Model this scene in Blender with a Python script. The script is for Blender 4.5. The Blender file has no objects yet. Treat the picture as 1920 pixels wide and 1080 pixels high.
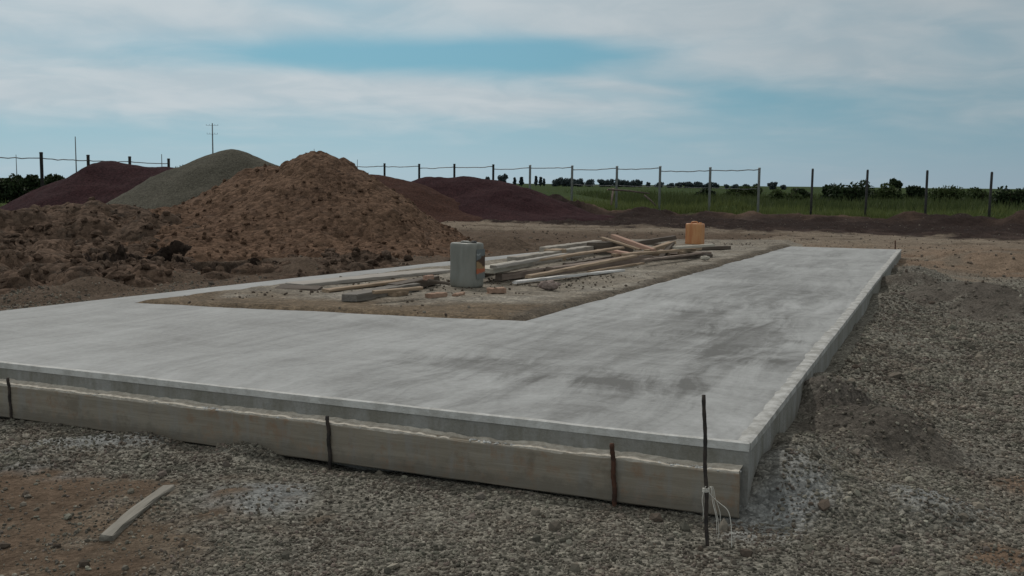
import bpy, bmesh, math, random
import numpy as np
from mathutils import Vector, Matrix, Quaternion

R = math.radians
random.seed(7)
RNG = np.random.default_rng(11)
SC = bpy.context.scene
COL = SC.collection

# ------------------------------------------------------------------ camera
CAM_H, FPX = 1.5, 1900.0
PITCH, ROLL = R(5.9), R(0.63)
fw = Vector((0, math.cos(PITCH), -math.sin(PITCH)))
u0 = Vector((0, math.sin(PITCH), math.cos(PITCH)))
r0 = Vector((1, 0, 0))
cr = r0 * math.cos(ROLL) + u0 * math.sin(ROLL)
cu = -r0 * math.sin(ROLL) + u0 * math.cos(ROLL)
cam_d = bpy.data.cameras.new('camera')
cam = bpy.data.objects.new('camera', cam_d); COL.objects.link(cam)
mw = Matrix((cr, cu, -fw)).transposed().to_4x4()
mw.translation = Vector((0, 0, CAM_H))
cam.matrix_world = mw
cam_d.sensor_width = 36; cam_d.lens = 36 * FPX / 1920
cam_d.clip_start = 0.05; cam_d.clip_end = 12000
SC.camera = cam

# ------------------------------------------------------------------ sun, sky, exposure
SUN_EL, SUN_AZ = R(46), R(-22)          # azimuth clockwise from +Y: behind the scene, to the left
S = Vector((math.sin(SUN_AZ) * math.cos(SUN_EL), math.cos(SUN_AZ) * math.cos(SUN_EL), math.sin(SUN_EL)))
sl = bpy.data.lights.new('sun', 'SUN'); sl.energy = 2.3; sl.angle = R(3.0); sl.color = (1, 0.955, 0.9)
so = bpy.data.objects.new('sun', sl); COL.objects.link(so)
so.rotation_euler = S.to_track_quat('Z', 'Y').to_euler()
SC.view_settings.view_transform = 'Standard'
SC.view_settings.look = 'None'
SC.view_settings.exposure = -0.75
SC.view_settings.gamma = 1


class NT:
    """small helper to wire shader nodes"""
    def __init__(s, tree):
        s.t = tree; s.t.nodes.clear()

    def put(s, sock, v):
        if v is None: return
        if isinstance(v, bpy.types.NodeSocket): s.t.links.new(v, sock)
        elif hasattr(sock.default_value, '__len__'):
            n = len(sock.default_value); v = tuple(v)
            if len(v) < n: v = v + (1.0,) * (n - len(v))
            sock.default_value = v[:n]
        else: sock.default_value = v

    def node(s, typ, props=None, **kw):
        n = s.t.nodes.new(typ)
        for k, v in (props or {}).items(): setattr(n, k, v)
        for k, v in kw.items(): s.put(n.inputs[k.replace('_', ' ')], v)
        return n

    def math(s, op, a, b=None, c=None, clamp=False):
        n = s.t.nodes.new('ShaderNodeMath'); n.operation = op; n.use_clamp = clamp
        for i, v in enumerate((a, b, c)): s.put(n.inputs[i], v)
        return n.outputs[0]

    def mix(s, f, a, b, mode='MIX'):
        n = s.t.nodes.new('ShaderNodeMix'); n.data_type = 'RGBA'; n.blend_type = mode
        s.put(n.inputs[0], f); s.put(n.inputs[6], a); s.put(n.inputs[7], b)
        return n.outputs[2]

    def noise(s, vec, scale, detail=4, rough=0.55, dist=0.0, out=0):
        n = s.node('ShaderNodeTexNoise', None, Scale=scale, Detail=detail, Roughness=rough, Distortion=dist)
        if vec is not None: s.put(n.inputs['Vector'], vec)
        return n.outputs[out]

    def voro(s, vec, scale, feature='F1', rand=1.0):
        n = s.node('ShaderNodeTexVoronoi', {'feature': feature}, Scale=scale, Randomness=rand)
        if vec is not None: s.put(n.inputs['Vector'], vec)
        return n

    def step(s, v, lo, hi, a=0.0, b=1.0):
        n = s.t.nodes.new('ShaderNodeMapRange'); n.interpolation_type = 'SMOOTHSTEP'
        for i, q in enumerate((v, lo, hi, a, b)): s.put(n.inputs[i], q)
        return n.outputs[0]

    def lin(s, v, lo, hi, a=0.0, b=1.0):
        n = s.t.nodes.new('ShaderNodeMapRange')
        for i, q in enumerate((v, lo, hi, a, b)): s.put(n.inputs[i], q)
        return n.outputs[0]

    def mapping(s, vec, scale=(1, 1, 1), rot=(0, 0, 0), loc=(0, 0, 0)):
        n = s.t.nodes.new('ShaderNodeMapping')
        s.put(n.inputs['Vector'], vec); n.inputs['Scale'].default_value = scale
        n.inputs['Rotation'].default_value = rot; n.inputs['Location'].default_value = loc
        return n.outputs[0]

    def bump(s, h, strength, dist, normal=None):
        n = s.node('ShaderNodeBump', None, Strength=strength, Distance=dist, Height=h)
        if normal is not None: s.put(n.inputs['Normal'], normal)
        return n.outputs[0]

    def coord(s, which='Object'):
        return s.t.nodes.new('ShaderNodeTexCoord').outputs[which]

    def pos(s):
        return s.t.nodes.new('ShaderNodeNewGeometry').outputs['Position']

    def island(s):
        return s.t.nodes.new('ShaderNodeNewGeometry').outputs['Random Per Island']

    def out(s, color, rough=0.9, normal=None, metal=0.0, spec=0.3):
        b = s.node('ShaderNodeBsdfPrincipled')
        s.put(b.inputs['Base Color'], color); s.put(b.inputs['Roughness'], rough)
        s.put(b.inputs['Metallic'], metal); s.put(b.inputs['Specular IOR Level'], spec)
        if normal is not None: s.put(b.inputs['Normal'], normal)
        o = s.t.nodes.new('ShaderNodeOutputMaterial'); s.t.links.new(b.outputs[0], o.inputs[0])


def new_mat(name):
    m = bpy.data.materials.new(name); m.use_nodes = True
    return m, NT(m.node_tree)


# world: Nishita sky with thin high cloud and added overhead cover, all laid out in sky directions
W = bpy.data.worlds.new('World'); SC.world = W; W.use_nodes = True
k = NT(W.node_tree)
sky = k.node('ShaderNodeTexSky', {'sky_type': 'NISHITA'})
sky.sun_disc = False; sky.sun_elevation = SUN_EL; sky.sun_rotation = SUN_AZ
sky.altitude = 100; sky.air_density = 1.0; sky.dust_density = 1.2; sky.ozone_density = 1.5
g = k.coord('Generated')
sep = k.node('ShaderNodeSeparateXYZ'); k.put(sep.inputs[0], g)
gx, gy, gz = sep.outputs
az = k.math('ARCTAN2', gx, gy)
el = k.math('ARCSINE', gz)
den = k.math('ADD', k.math('MAXIMUM', gz, 0.0), 0.16)
comb = k.node('ShaderNodeCombineXYZ')
k.put(comb.inputs[0], k.math('DIVIDE', gx, den)); k.put(comb.inputs[1], k.math('DIVIDE', gy, den))
cp = comb.outputs[0]
n1 = k.noise(k.mapping(cp, (0.75, 1.0, 1), (0, 0, R(12))), 1.35, 5, 0.52, 0.4)
n2 = k.noise(k.mapping(cp, (1.0, 1.0, 1), (0, 0, R(25)), (3.1, 1.7, 0)), 3.2, 5, 0.52, 0.5)
def sky_blob(ca, ce, wa, we, tilt=0.0):
    da = k.math('SUBTRACT', az, ca)
    de = k.math('SUBTRACT', k.math('SUBTRACT', el, ce), k.math('MULTIPLY', da, tilt))
    q = k.math('ADD', k.math('POWER', k.math('DIVIDE', da, wa), 2.0), k.math('POWER', k.math('DIVIDE', de, we), 2.0))
    return k.math('POWER', 2.718, k.math('MULTIPLY', q, -1.0))
cov = k.math('MULTIPLY', k.math('SUBTRACT', n1, 0.5), 1.35)
cov = k.math('ADD', cov, k.math('MULTIPLY', k.math('SUBTRACT', n2, 0.5), 0.45))
cov = k.math('ADD', cov, 0.92)
for ca, ce, wa, we, tilt, amt in ((-0.14, 0.121, 0.24, 0.017, 0.03, -1.1), (0.03, 0.117, 0.10, 0.024, 0.0, -0.7),
                                  (0.16, 0.088, 0.10, 0.012, -0.1, -0.45), (0.42, 0.125, 0.10, 0.02, 0.0, -0.3),
                                  (0.36, 0.075, 0.3, 0.025, 0.0, -0.5), (-0.2, 0.168, 0.10, 0.010, 0.0, -0.3),
                                  (-0.12, 0.086, 0.22, 0.012, -0.06, 0.35), (-0.42, 0.075, 0.25, 0.02, 0.0, 0.2),
                                  (0.12, 0.150, 0.14, 0.022, 0.1, 0.35), (0.11, 0.093, 0.09, 0.006, -0.12, 0.45)):
    cov = k.math('ADD', cov, k.math('MULTIPLY', sky_blob(ca, ce, wa, we, tilt), amt))
cov = k.math('ADD', cov, k.step(el, 0.03, 0.082, -1.0, 0.0))
cov = k.math('ADD', cov, k.step(el, 0.22, 0.5, 0.0, 0.45))  # unseen dense cloud overhead, added to shape the skylight
cov = k.step(cov, -0.2, 1.15, 0.0, 0.95)
tint = k.mix(1.0, sky.outputs[0], (0.50, 0.92, 1.0), 'MULTIPLY')
clear = k.mix(k.step(el, -0.02, 0.11), (7.2, 9.1, 10.9), (3.4, 6.9, 8.8))
clear = k.mix(0.2, clear, tint)
side = k.step(az, -0.2, 0.55, 1.04, 0.78)
cc = k.mix(k.step(n2, 0.3, 0.7), (7.6, 8.8, 9.5), (8.9, 9.8, 10.3))
cc = k.mix(k.step(el, 0.2, 0.5), cc, (8.6, 8.6, 8.3))  # added overhead cover is neutral, takes the blue out of the light
skyc = k.mix(cov, clear, cc)
sc_ = k.node('ShaderNodeVectorMath', {'operation': 'SCALE'}); k.put(sc_.inputs[0], skyc); k.put(sc_.inputs['Scale'], side)
bg = k.node('ShaderNodeBackground', None, Strength=0.1); k.put(bg.inputs[0], sc_.outputs[0])
wo = k.t.nodes.new('ShaderNodeOutputWorld'); k.t.links.new(bg.outputs[0], wo.inputs[0])


# ------------------------------------------------------------------ geometry helpers
def ray(px, py):
    return fw * FPX + cr * (px - 960) - cu * (py - 540)

def at(px, py, z=0.0):                  # where a sight line meets a level plane
    d = ray(px, py); t = (z - CAM_H) / d.z
    return Vector((0, 0, CAM_H)) + d * t

def atY(px, py, Y):                     # a point of a sight line at a chosen distance
    d = ray(px, py)
    return Vector((0, 0, CAM_H)) + d * (Y / d.y)

def hash2(ix, iy, seed):
    h = (ix.astype(np.int64) * 374761393 + iy.astype(np.int64) * 668265263 + seed * 974634777) & 0xffffffff
    h = ((h ^ (h >> 13)) * 1274126177) & 0xffffffff
    h = ((h ^ (h >> 16)) * 2246822519) & 0xffffffff
    return ((h ^ (h >> 15)) & 0xffffff) / float(0xffffff)

def vnoise(x, y, seed=0):
    x = np.asarray(x, float); y = np.asarray(y, float)
    ix = np.floor(x); iy = np.floor(y); fx = x - ix; fy = y - iy
    fx = fx * fx * (3 - 2 * fx); fy = fy * fy * (3 - 2 * fy)
    ix = ix.astype(np.int64); iy = iy.astype(np.int64)
    a = hash2(ix, iy, seed); b = hash2(ix + 1, iy, seed); c = hash2(ix, iy + 1, seed); d = hash2(ix + 1, iy + 1, seed)
    return (a * (1 - fx) + b * fx) * (1 - fy) + (c * (1 - fx) + d * fx) * fy

def fbm(x, y, scale, octv=4, seed=0, gain=0.5):
    s = 0.0; a = 1.0; t = 0.0; x = np.asarray(x, float); y = np.asarray(y, float)
    c, sn = math.cos(0.6), math.sin(0.6)
    px, py = x * scale, y * scale
    for o in range(octv):
        s = s + a * (vnoise(px, py, seed + o * 17) - 0.5); t += a
        a *= gain; px, py = (px * c - py * sn) * 2.03 + 11.3, (px * sn + py * c) * 2.03 + 5.7
    return s / t * 2

def sstep(x, a, b):
    t = np.clip((x - a) / (b - a), 0, 1); return t * t * (3 - 2 * t)

def poly_sdf(x, y, poly):               # negative inside
    x = np.asarray(x, float); y = np.asarray(y, float)
    d = np.full(x.shape, 1e18); inside = np.zeros(x.shape, bool)
    n = len(poly)
    for i in range(n):
        ax, ay = poly[i][:2]; bx, by = poly[(i + 1) % n][:2]
        ex, ey = bx - ax, by - ay
        t = np.clip(((x - ax) * ex + (y - ay) * ey) / (ex * ex + ey * ey + 1e-12), 0, 1)
        d = np.minimum(d, (x - ax - t * ex) ** 2 + (y - ay - t * ey) ** 2)
        cond = (ay > y) != (by > y)
        xi = ax + (y - ay) / (by - ay + 1e-12) * ex
        inside ^= cond & (x < xi)
    d = np.sqrt(d)
    return np.where(inside, -d, d)

def line_dist(x, y, a, b):              # distance to a segment and the place along it
    ex, ey = b[0] - a[0], b[1] - a[1]
    t = np.clip(((x - a[0]) * ex + (y - a[1]) * ey) / (ex * ex + ey * ey), 0, 1)
    return np.hypot(x - a[0] - t * ex, y - a[1] - t * ey), t

def np_mesh(name, verts, faces, mat=None, smooth=False):
    me = bpy.data.meshes.new(name)
    verts = np.asarray(verts, np.float32); faces = np.asarray(faces, np.int32)
    nf, kf = faces.shape
    me.vertices.add(len(verts)); me.vertices.foreach_set('co', verts.ravel())
    me.loops.add(nf * kf); me.loops.foreach_set('vertex_index', faces.ravel())
    me.polygons.add(nf)
    me.polygons.foreach_set('loop_start', np.arange(0, nf * kf, kf, dtype=np.int32))
    me.polygons.foreach_set('loop_total', np.full(nf, kf, np.int32))
    me.polygons.foreach_set('use_smooth', np.full(nf, smooth, bool))
    me.update(calc_edges=True)
    if mat: me.materials.append(mat)
    return me

def set_color(me, rgba, name='tone'):
    a = me.color_attributes.new(name, 'FLOAT_COLOR', 'POINT')
    a.data.foreach_set('color', np.asarray(rgba, np.float32).ravel())

def link(name, me, parent=None, loc=None):
    o = bpy.data.objects.new(name, me); COL.objects.link(o)
    if parent: o.parent = parent
    if loc is not None: o.location = loc
    return o

def empty(name, loc=(0, 0, 0), rz=0.0):
    o = bpy.data.objects.new(name, None); COL.objects.link(o)
    o.empty_display_size = 0.2; o.location = loc; o.rotation_euler = (0, 0, rz)
    return o

def tag(o, label=None, cat=None, group=None, kind=None):
    if label: o['label'] = label
    if cat: o['category'] = cat
    if group: o['group'] = group
    if kind: o['kind'] = kind
    return o

def grid_faces(nx, ny):
    i = np.arange(nx - 1); j = np.arange(ny - 1)
    I, J = np.meshgrid(i, j, indexing='ij')
    a = (I * ny + J).ravel()
    return np.stack([a, a + ny, a + ny + 1, a + 1], 1)

def bm_obj(name, bm, mat, parent=None, smooth=False):
    me = bpy.data.meshes.new(name)
    bmesh.ops.recalc_face_normals(bm, faces=bm.faces)
    bm.to_mesh(me); bm.free()
    for m in (mat if isinstance(mat, (list, tuple)) else [mat]): me.materials.append(m)
    if smooth: me.polygons.foreach_set('use_smooth', np.ones(len(me.polygons), bool))
    return link(name, me, parent)

def tube(bm, pts, r, seg=8, cap=True, flat=1.0):
    rings = []
    n = len(pts); pts = [Vector(p) for p in pts]
    rr = r if hasattr(r, '__len__') else [r] * n
    ref = None
    for i, p in enumerate(pts):
        d = (pts[min(i + 1, n - 1)] - pts[max(i - 1, 0)]).normalized()
        a = d.cross(Vector((0, 0, 1)) if abs(d.z) < 0.95 else Vector((0, 1, 0))).normalized() if ref is None else (ref - d * ref.dot(d)).normalized()
        ref = a; b = d.cross(a)
        rings.append([bm.verts.new(p + a * math.cos(2 * math.pi * q / seg) * rr[i] + b * math.sin(2 * math.pi * q / seg) * rr[i] * flat) for q in range(seg)])
    for i in range(n - 1):
        for q in range(seg):
            bm.faces.new((rings[i][q], rings[i][(q + 1) % seg], rings[i + 1][(q + 1) % seg], rings[i + 1][q]))
    if cap:
        bm.faces.new(rings[0]); bm.faces.new(rings[-1])
    return rings


# ------------------------------------------------------------------ plan of the foundation
ZS = 0.33                                # top of the concrete
C_FR = at(1405, 835, ZS); C_BR = at(1690, 468, ZS)
I_BR = at(1482, 462, ZS); I_FR = at(985, 602, ZS); I_FL = at(250, 568, ZS)
I_M = at(500, 537, ZS); I_M2 = at(840, 500, ZS); I_BL = at(1130, 468, ZS)
C_BL = at(1120, 460.5, ZS); C_M2 = at(840, 490, ZS); C_M = at(500, 527, ZS); C_M0 = at(0, 583, ZS); C_FL = at(-445, 632, ZS)
SLAB = [C_FR, C_BR, I_BR, I_FR, I_FL, I_M, I_M2, I_BL, C_BL, C_M2, C_M, C_M0, C_FL]
OUTER = [C_FR, C_BR, C_BL, C_M2, C_M, C_M0, C_FL]
INNER = [I_FR, I_BR, at(1482, 458, ZS), at(1180, 455, ZS), I_BL, I_M2, I_M, I_FL]
DIR_R = (C_BR - C_FR).normalized(); DIR_F = (C_FL - C_FR).normalized()

# ------------------------------------------------------------------ ground
PITS = []
for px, py0, py1, wpx in ((262, 480, 514, 95), (448, 486, 516, 125), (345, 490, 505, 100)):   # dug holes beyond the left footing
    a_, b_ = at(px, py0), at(px, py1); PITS.append(((a_.x + b_.x) / 2, (a_.y + b_.y) / 2, 1.2 * wpx / 2 * b_.y / FPX, (a_.y - b_.y) / 2))
def P2(v): return (v[0], v[1])
DK_A, DK_B = at(1040, 421), at(1920, 449)           # near edge of the dark churned strip
GR_A, GR_B = Vector((-7.5, 57.5, 0)), Vector((20.8, 42, 0))   # its far edge, just before the fence
def yline(x, a, b): return a[1] + (x - a[0]) * (b[1] - a[1]) / (b[0] - a[0])

LUMPS = []
for px, py, r, h in ((1790, 572, 0.9, 0.20), (1900, 585, 0.9, 0.24), (1700, 560, 0.55, 0.18), (1870, 500, 1.3, 0.28), (1800, 488, 0.8, 0.2), (1730, 530, 0.5, 0.12), (1660, 590, 0.5, 0.12),
                     (1640, 835, 0.42, 0.12), (1560, 800, 0.3, 0.10), (1530, 800, 0.3, 0.10), (1545, 770, 0.3, 0.10), (1720, 860, 0.3, 0.09), (1600, 870, 0.22, 0.07), (1680, 800, 0.25, 0.06), (1480, 930, 0.28, 0.07), (1510, 890, 0.25, 0.07),
                     (1690, 960, 0.3, 0.035), (1780, 975, 0.25, 0.04), (460, 940, 0.2, 0.03), (110, 850, 0.35, 0.05), (240, 835, 0.3, 0.05),
                     (60, 880, 0.3, 0.04), (480, 850, 0.22, 0.06), (330, 525, 0.45, 0.12), (545, 512, 0.4, 0.13),
                     (170, 545, 0.6, 0.2), (560, 505, 0.6, 0.25), (80, 560, 0.6, 0.18), (930, 470, 0.9, 0.3), (905, 462, 0.6, 0.25), (980, 468, 0.5, 0.12)):
    q = at(px, py); LUMPS.append((q.x, q.y, r, h))
for i in range(150):                     # spoil thrown up along the fence
    t = RNG.random(); x = -6 + 34 * t
    y = yline(x, GR_A, GR_B) + RNG.normal(0, 1.0) - 0.8
    LUMPS.append((x, y, RNG.uniform(0.5, 1.5), RNG.uniform(0.05, 0.26) * (1.0 if x < 4 else 0.6)))
for px, py, r, h in ((1390, 392, 2.0, 0.35), (1350, 395, 1.5, 0.25), (1880, 410, 1.6, 0.3), (1840, 412, 1.2, 0.2), (1080, 385, 2.5, 0.3), (1020, 388, 2.0, 0.35)):
    q = atY(px, py, 46 if px > 1700 else 52); LUMPS.append((q.x, q.y, r, h))

def ground_h(x, y):
    x = np.asarray(x, float); y = np.asarray(y, float)
    near = 1 - sstep(np.hypot(x, y), 70, 160)
    h = fbm(x, y, 0.55, 3, 3) * 0.035 * near
    h = h + fbm(x, y, 2.6, 3, 5) * 0.016 * near
    h = h + sstep(y, 14, 17) * (1 - sstep(y, 40, 50)) * (np.abs(fbm(x, y, 1.3, 4, 88, 0.6)) * 0.09 + np.maximum(fbm(x * 0.35 + y * 0.08, y, 1.1, 4, 83), 0) * -0.08)
    clod = np.abs(fbm(x, y, 3.2, 4, 31, 0.6))
    churn = sstep(y - (yline(x, DK_A, DK_B) - 0.5), 0, 1.5) * (1 - sstep(y - yline(x, GR_A, GR_B), 1, 6))
    h = h + churn * (0.16 * np.maximum(fbm(x, y, 0.9, 5, 41, 0.65), -0.2) + 0.09 * clod)
    # gravel banked up against the long right face
    d, t = line_dist(x, y, P2(C_FR), P2(C_BR))
    side = (x - C_FR.x) * DIR_R.y - (y - C_FR.y) * DIR_R.x
    wob = fbm(x, y, 0.9, 3, 9) * 0.25
    ahead = (x - C_FR.x) * DIR_R.x + (y - C_FR.y) * DIR_R.y
    bank = (0.15 + 0.05 * fbm(x, y, 1.5, 3, 12)) * (1 - sstep(d + wob * 0.5, 0.0, 1.3 + wob)) * (side > -0.3) * sstep(ahead + wob * 0.5, -0.12 + 0.0 * x, 0.22)
    h = h + bank
    for (lx, ly, lr, lh) in LUMPS:
        m = (np.abs(x - lx) < lr * 1.6) & (np.abs(y - ly) < lr * 1.6)
        if not m.any(): continue
        xx, yy = x[m], y[m]
        dd = np.hypot(xx - lx, yy - ly) / lr * (1 + 0.35 * fbm(xx, yy, 1.6 / lr, 3, 21))
        h[m] += lh * np.clip(1 - dd * dd, 0, None) ** 1.2
    for (qx, qy, rx, ry) in PITS:
        q = np.hypot((x - qx) / rx, (y - qy) / ry) + fbm(x, y, 1.6, 3, 51) * 0.22
        h = h - 1.1 * (1 - sstep(q, 0.85, 1.05))
    # a slight hollow under the formwork
    d, t = line_dist(x, y, P2(C_FR - DIR_R * 0.05), P2(C_FL - DIR_R * 0.05))
    h = h - (0.006 + 0.035 * fbm(x, y, 1.3, 3, 57)) * (1 - sstep(d, 0.05, 0.25))
    ins = poly_sdf(x, y, OUTER)
    h = np.where(ins < -0.12, np.minimum(h, 0.05), h)
    return h

def blend(c, w, new):
    w = w[..., None]; return c * (1 - w) + np.array(new) * w

def ground_tone(x, y):
    c = np.zeros(x.shape + (3,)) + np.array((0.168, 0.158, 0.134))
    gw = np.ones(x.shape)
    nz = fbm(x, y, 0.5, 4, 61); nf = fbm(x, y, 1.9, 4, 67)
    c = blend(c, sstep(nz, 0.05, 0.6) * 0.5, (0.20, 0.186, 0.155))
    c = blend(c, sstep(-nz, 0.1, 0.6) * 0.5, (0.125, 0.11, 0.098))
    # bluish cement spill
    for px, py, r in ((455, 945, 0.26), (520, 925, 0.15), (110, 850, 0.4), (230, 838, 0.3), (30, 905, 0.35), (1480, 930, 0.4), (1500, 960, 0.3), (1720, 970, 0.28), (1790, 960, 0.22),
                      (700, 860, 0.18), (820, 885, 0.12), (1450, 985, 0.3)):
        q = at(px, py); d = np.hypot(x - q.x, y - q.y) / r + nf * 0.8
        w = (1 - sstep(d, 0.3, 1.0)); c = blend(c, w * 0.7, (0.225, 0.232, 0.228)); gw = gw * (1 - w * 0.25)
    # brown earth showing through
    for px, py, rx, w0, tone in ((60, 1010, 0.85, 0.9, (0.150, 0.112, 0.080)), (250, 1060, 0.45, 0.6, (0.145, 0.112, 0.082)), (-200, 1000, 1.2, 1, (0.155, 0.112, 0.080)),
                                 (1900, 1060, 0.22, 0.8, (0.17, 0.11, 0.072)), (1910, 910, 0.22, 0.6, (0.18, 0.11, 0.07)),
                                 (1630, 850, 0.55, 0.8, (0.108, 0.096, 0.082)), (1560, 805, 0.5, 0.8, (0.105, 0.092, 0.08)), (1700, 860, 0.35, 0.6, (0.108, 0.095, 0.08)),
                                 (1800, 575, 1.2, 0.8, (0.118, 0.103, 0.088)), (1900, 590, 1.1, 0.8, (0.118, 0.103, 0.088)), (1690, 560, 0.6, 0.7, (0.11, 0.095, 0.08)), (1870, 505, 1.3, 0.7, (0.10, 0.08, 0.065))):
        q = at(px, py); d = np.hypot(x - q.x, y - q.y) / rx + nf * 0.6
        w = (1 - sstep(d + fbm(x, y, 6.0, 3, 69) * 0.5, 0.45, 0.95)) * w0; c = blend(c, w, tone); gw = gw * (1 - w * 0.6)
    # farther off: trodden earth, sand
    far = sstep(y + nf * 1.2 + nz * 2.0 - 0.25 * (x - 6), 15.5, 18.5)
    c = blend(c, far, (0.215, 0.175, 0.135)); gw = gw * (1 - far * 0.55)
    c = blend(c, far * sstep(nf + nz * 0.5, 0.1, 0.5) * 0.6, (0.27, 0.23, 0.18))
    trk = fbm(x * 0.35 + y * 0.08, y * 1.0, 1.1, 4, 83)
    c = blend(c, far * sstep(trk, 0.0, 0.35) * 0.75, (0.115, 0.090, 0.070))
    org = sstep(x + nz * 2, 3.0, 6.0) * sstep(y, 15.5, 18) * (1 - sstep(y, 23, 28))
    c = blend(c, org * 0.6 * sstep(nf, -0.5, 0.3), (0.235, 0.160, 0.110))
    # left of the footings: dug soil
    d, t = line_dist(x, y, P2(C_M0), P2(C_BL))
    left = ((x - C_M0.x) * (C_BL.y - C_M0.y) - (y - C_M0.y) * (C_BL.x - C_M0.x)) < 0
    w = left * sstep(d + nf * 0.6, 0.3, 1.2) * (1 - sstep(y, 30, 34))
    c = blend(c, w * 0.9, (0.125, 0.092, 0.069)); gw = gw * (1 - w * 0.6)
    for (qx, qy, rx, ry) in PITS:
        w = 1 - sstep(np.hypot((x - qx) / rx, (y - qy) / ry), 0.9, 1.1); c = blend(c, w, (0.034, 0.025, 0.020))  # shade of the holes painted into the damp soil tone
    # dark churned strip
    w = sstep(y - yline(x, DK_A, DK_B) + nf * 2.4 + nz * 1.2, -0.6, 0.8)
    c = blend(c, w, (0.038, 0.027, 0.024)); gw = gw * (1 - w * 0.8)
    c = blend(c, w * sstep(nz + 0.4 * nf, 0.15, 0.6) * 0.7, (0.085, 0.062, 0.053))
    # pale brown spoil by the fence
    w = np.exp(-((y - yline(x, GR_A, GR_B)) / 1.8) ** 2) * sstep(nz + 0.3 * nf, -0.25, 0.35)
    c = blend(c, w * 0.75, (0.155, 0.105, 0.075))
    # grassland behind
    w = sstep(y - yline(x, GR_A, GR_B) + nf * 1.5, 0.2, 2.5)
    leftg = sstep(-(x + 0.21 * (40 - y)) - 15.0 + nf * 1.0, 0, 2.0)
    w = np.maximum(w, leftg * sstep(y, 24, 27))
    grass = np.array((0.045, 0.062, 0.022)) * (1 + 0.35 * fbm(x, y, 0.09, 4, 71))[..., None]
    grass = grass * (1 + 0.5 * np.exp(-np.maximum(y - yline(x, GR_A, GR_B), 0) / 12.0))[..., None]
    c = c * (1 - w[..., None]) + grass * w[..., None]; gw = gw * (1 - w)
    c = blend(c, w * sstep(fbm(x, y, 0.06, 3, 75), 0.2, 0.5) * 0.5, (0.11, 0.105, 0.045))
    wf = sstep(y, 95, 150)
    c = blend(c, wf * w * 0.85, (0.040, 0.062, 0.020))
    return c, gw

def geo(a, b, n): return list(np.geomspace(a, b, n))
xs = np.array(sorted(set(np.round(np.concatenate([np.arange(-9, 9.001, 0.055), np.arange(9.2, 32, 0.22), -np.arange(9.2, 32, 0.22), geo(33, 6000, 34), [-v for v in geo(33, 6000, 34)]]), 4))))
ys = np.array(sorted(set(np.round(np.concatenate([[-v for v in geo(0.5, 400, 14)], np.arange(0, 2.6, 0.2), np.arange(2.6, 13, 0.05), np.arange(13, 28, 0.09), np.arange(28, 68, 0.24), geo(68.4, 8000, 46)]), 4))))
X, Y = np.meshgrid(xs, ys, indexing='ij')
Z = ground_h(X, Y)
tone, gw = ground_tone(X, Y)

m_ground, k = new_mat('ground_soil_and_gravel')
att = k.node('ShaderNodeAttribute', {'attribute_name': 'tone'})
p = k.pos()
v1 = k.voro(p, 52.0); v2 = k.voro(p, 88.0)
cell = k.lin(k.node('ShaderNodeSeparateColor', None, Color=v1.outputs['Color']).outputs[0], 0, 1, 0.45, 1.6)
cell2 = k.lin(k.node('ShaderNodeSeparateColor', None, Color=v2.outputs['Color']).outputs[1], 0, 1, 0.7, 1.35)
spk = k.math('MULTIPLY', cell, cell2)
big = k.lin(k.noise(p, 3.0, 6, 0.6), 0.25, 0.75, 0.72, 1.28)
fine = k.lin(k.noise(p, 38.0, 6, 0.75), 0.3, 0.7, 0.55, 1.4)
med = k.lin(k.noise(p, 10.0, 5, 0.7, 0.4), 0.28, 0.72, 0.6, 1.4)
soil = k.math('MULTIPLY', k.math('MULTIPLY', big, fine), med)
grav = k.math('MULTIPLY', spk, k.lin(big, 0.7, 1.3, 0.85, 1.15))
def mixf(k, f, a, b):
    return k.math('ADD', k.math('MULTIPLY', a, k.math('SUBTRACT', 1.0, f)), k.math('MULTIPLY', b, f))
fac = mixf(k, att.outputs['Alpha'], soil, grav)
vm = k.node('ShaderNodeVectorMath', {'operation': 'SCALE'}); k.put(vm.inputs[0], att.outputs['Color']); k.put(vm.inputs['Scale'], fac)
hgt = k.math('ADD', k.math('MULTIPLY', v1.outputs['Distance'], -0.7), k.math('MULTIPLY', k.noise(p, 45.0, 4, 0.65), 0.6))
hs = k.math('ADD', k.noise(p, 14.0, 6, 0.7), k.math('MULTIPLY', k.noise(p, 60.0, 3, 0.6), 0.3))
b1 = k.bump(hgt, k.math('MULTIPLY', att.outputs['Alpha'], 0.9), 0.018)
b2 = k.bump(hs, k.math('SUBTRACT', 1.0, k.math('MULTIPLY', att.outputs['Alpha'], 0.7)), 0.06, b1)
k.out(vm.outputs[0], 0.97, b2, spec=0.03)
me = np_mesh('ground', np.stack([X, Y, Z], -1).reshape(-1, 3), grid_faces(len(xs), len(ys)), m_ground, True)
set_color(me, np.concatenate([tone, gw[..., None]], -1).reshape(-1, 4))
tag(link('ground', me), kind='structure')


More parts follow.
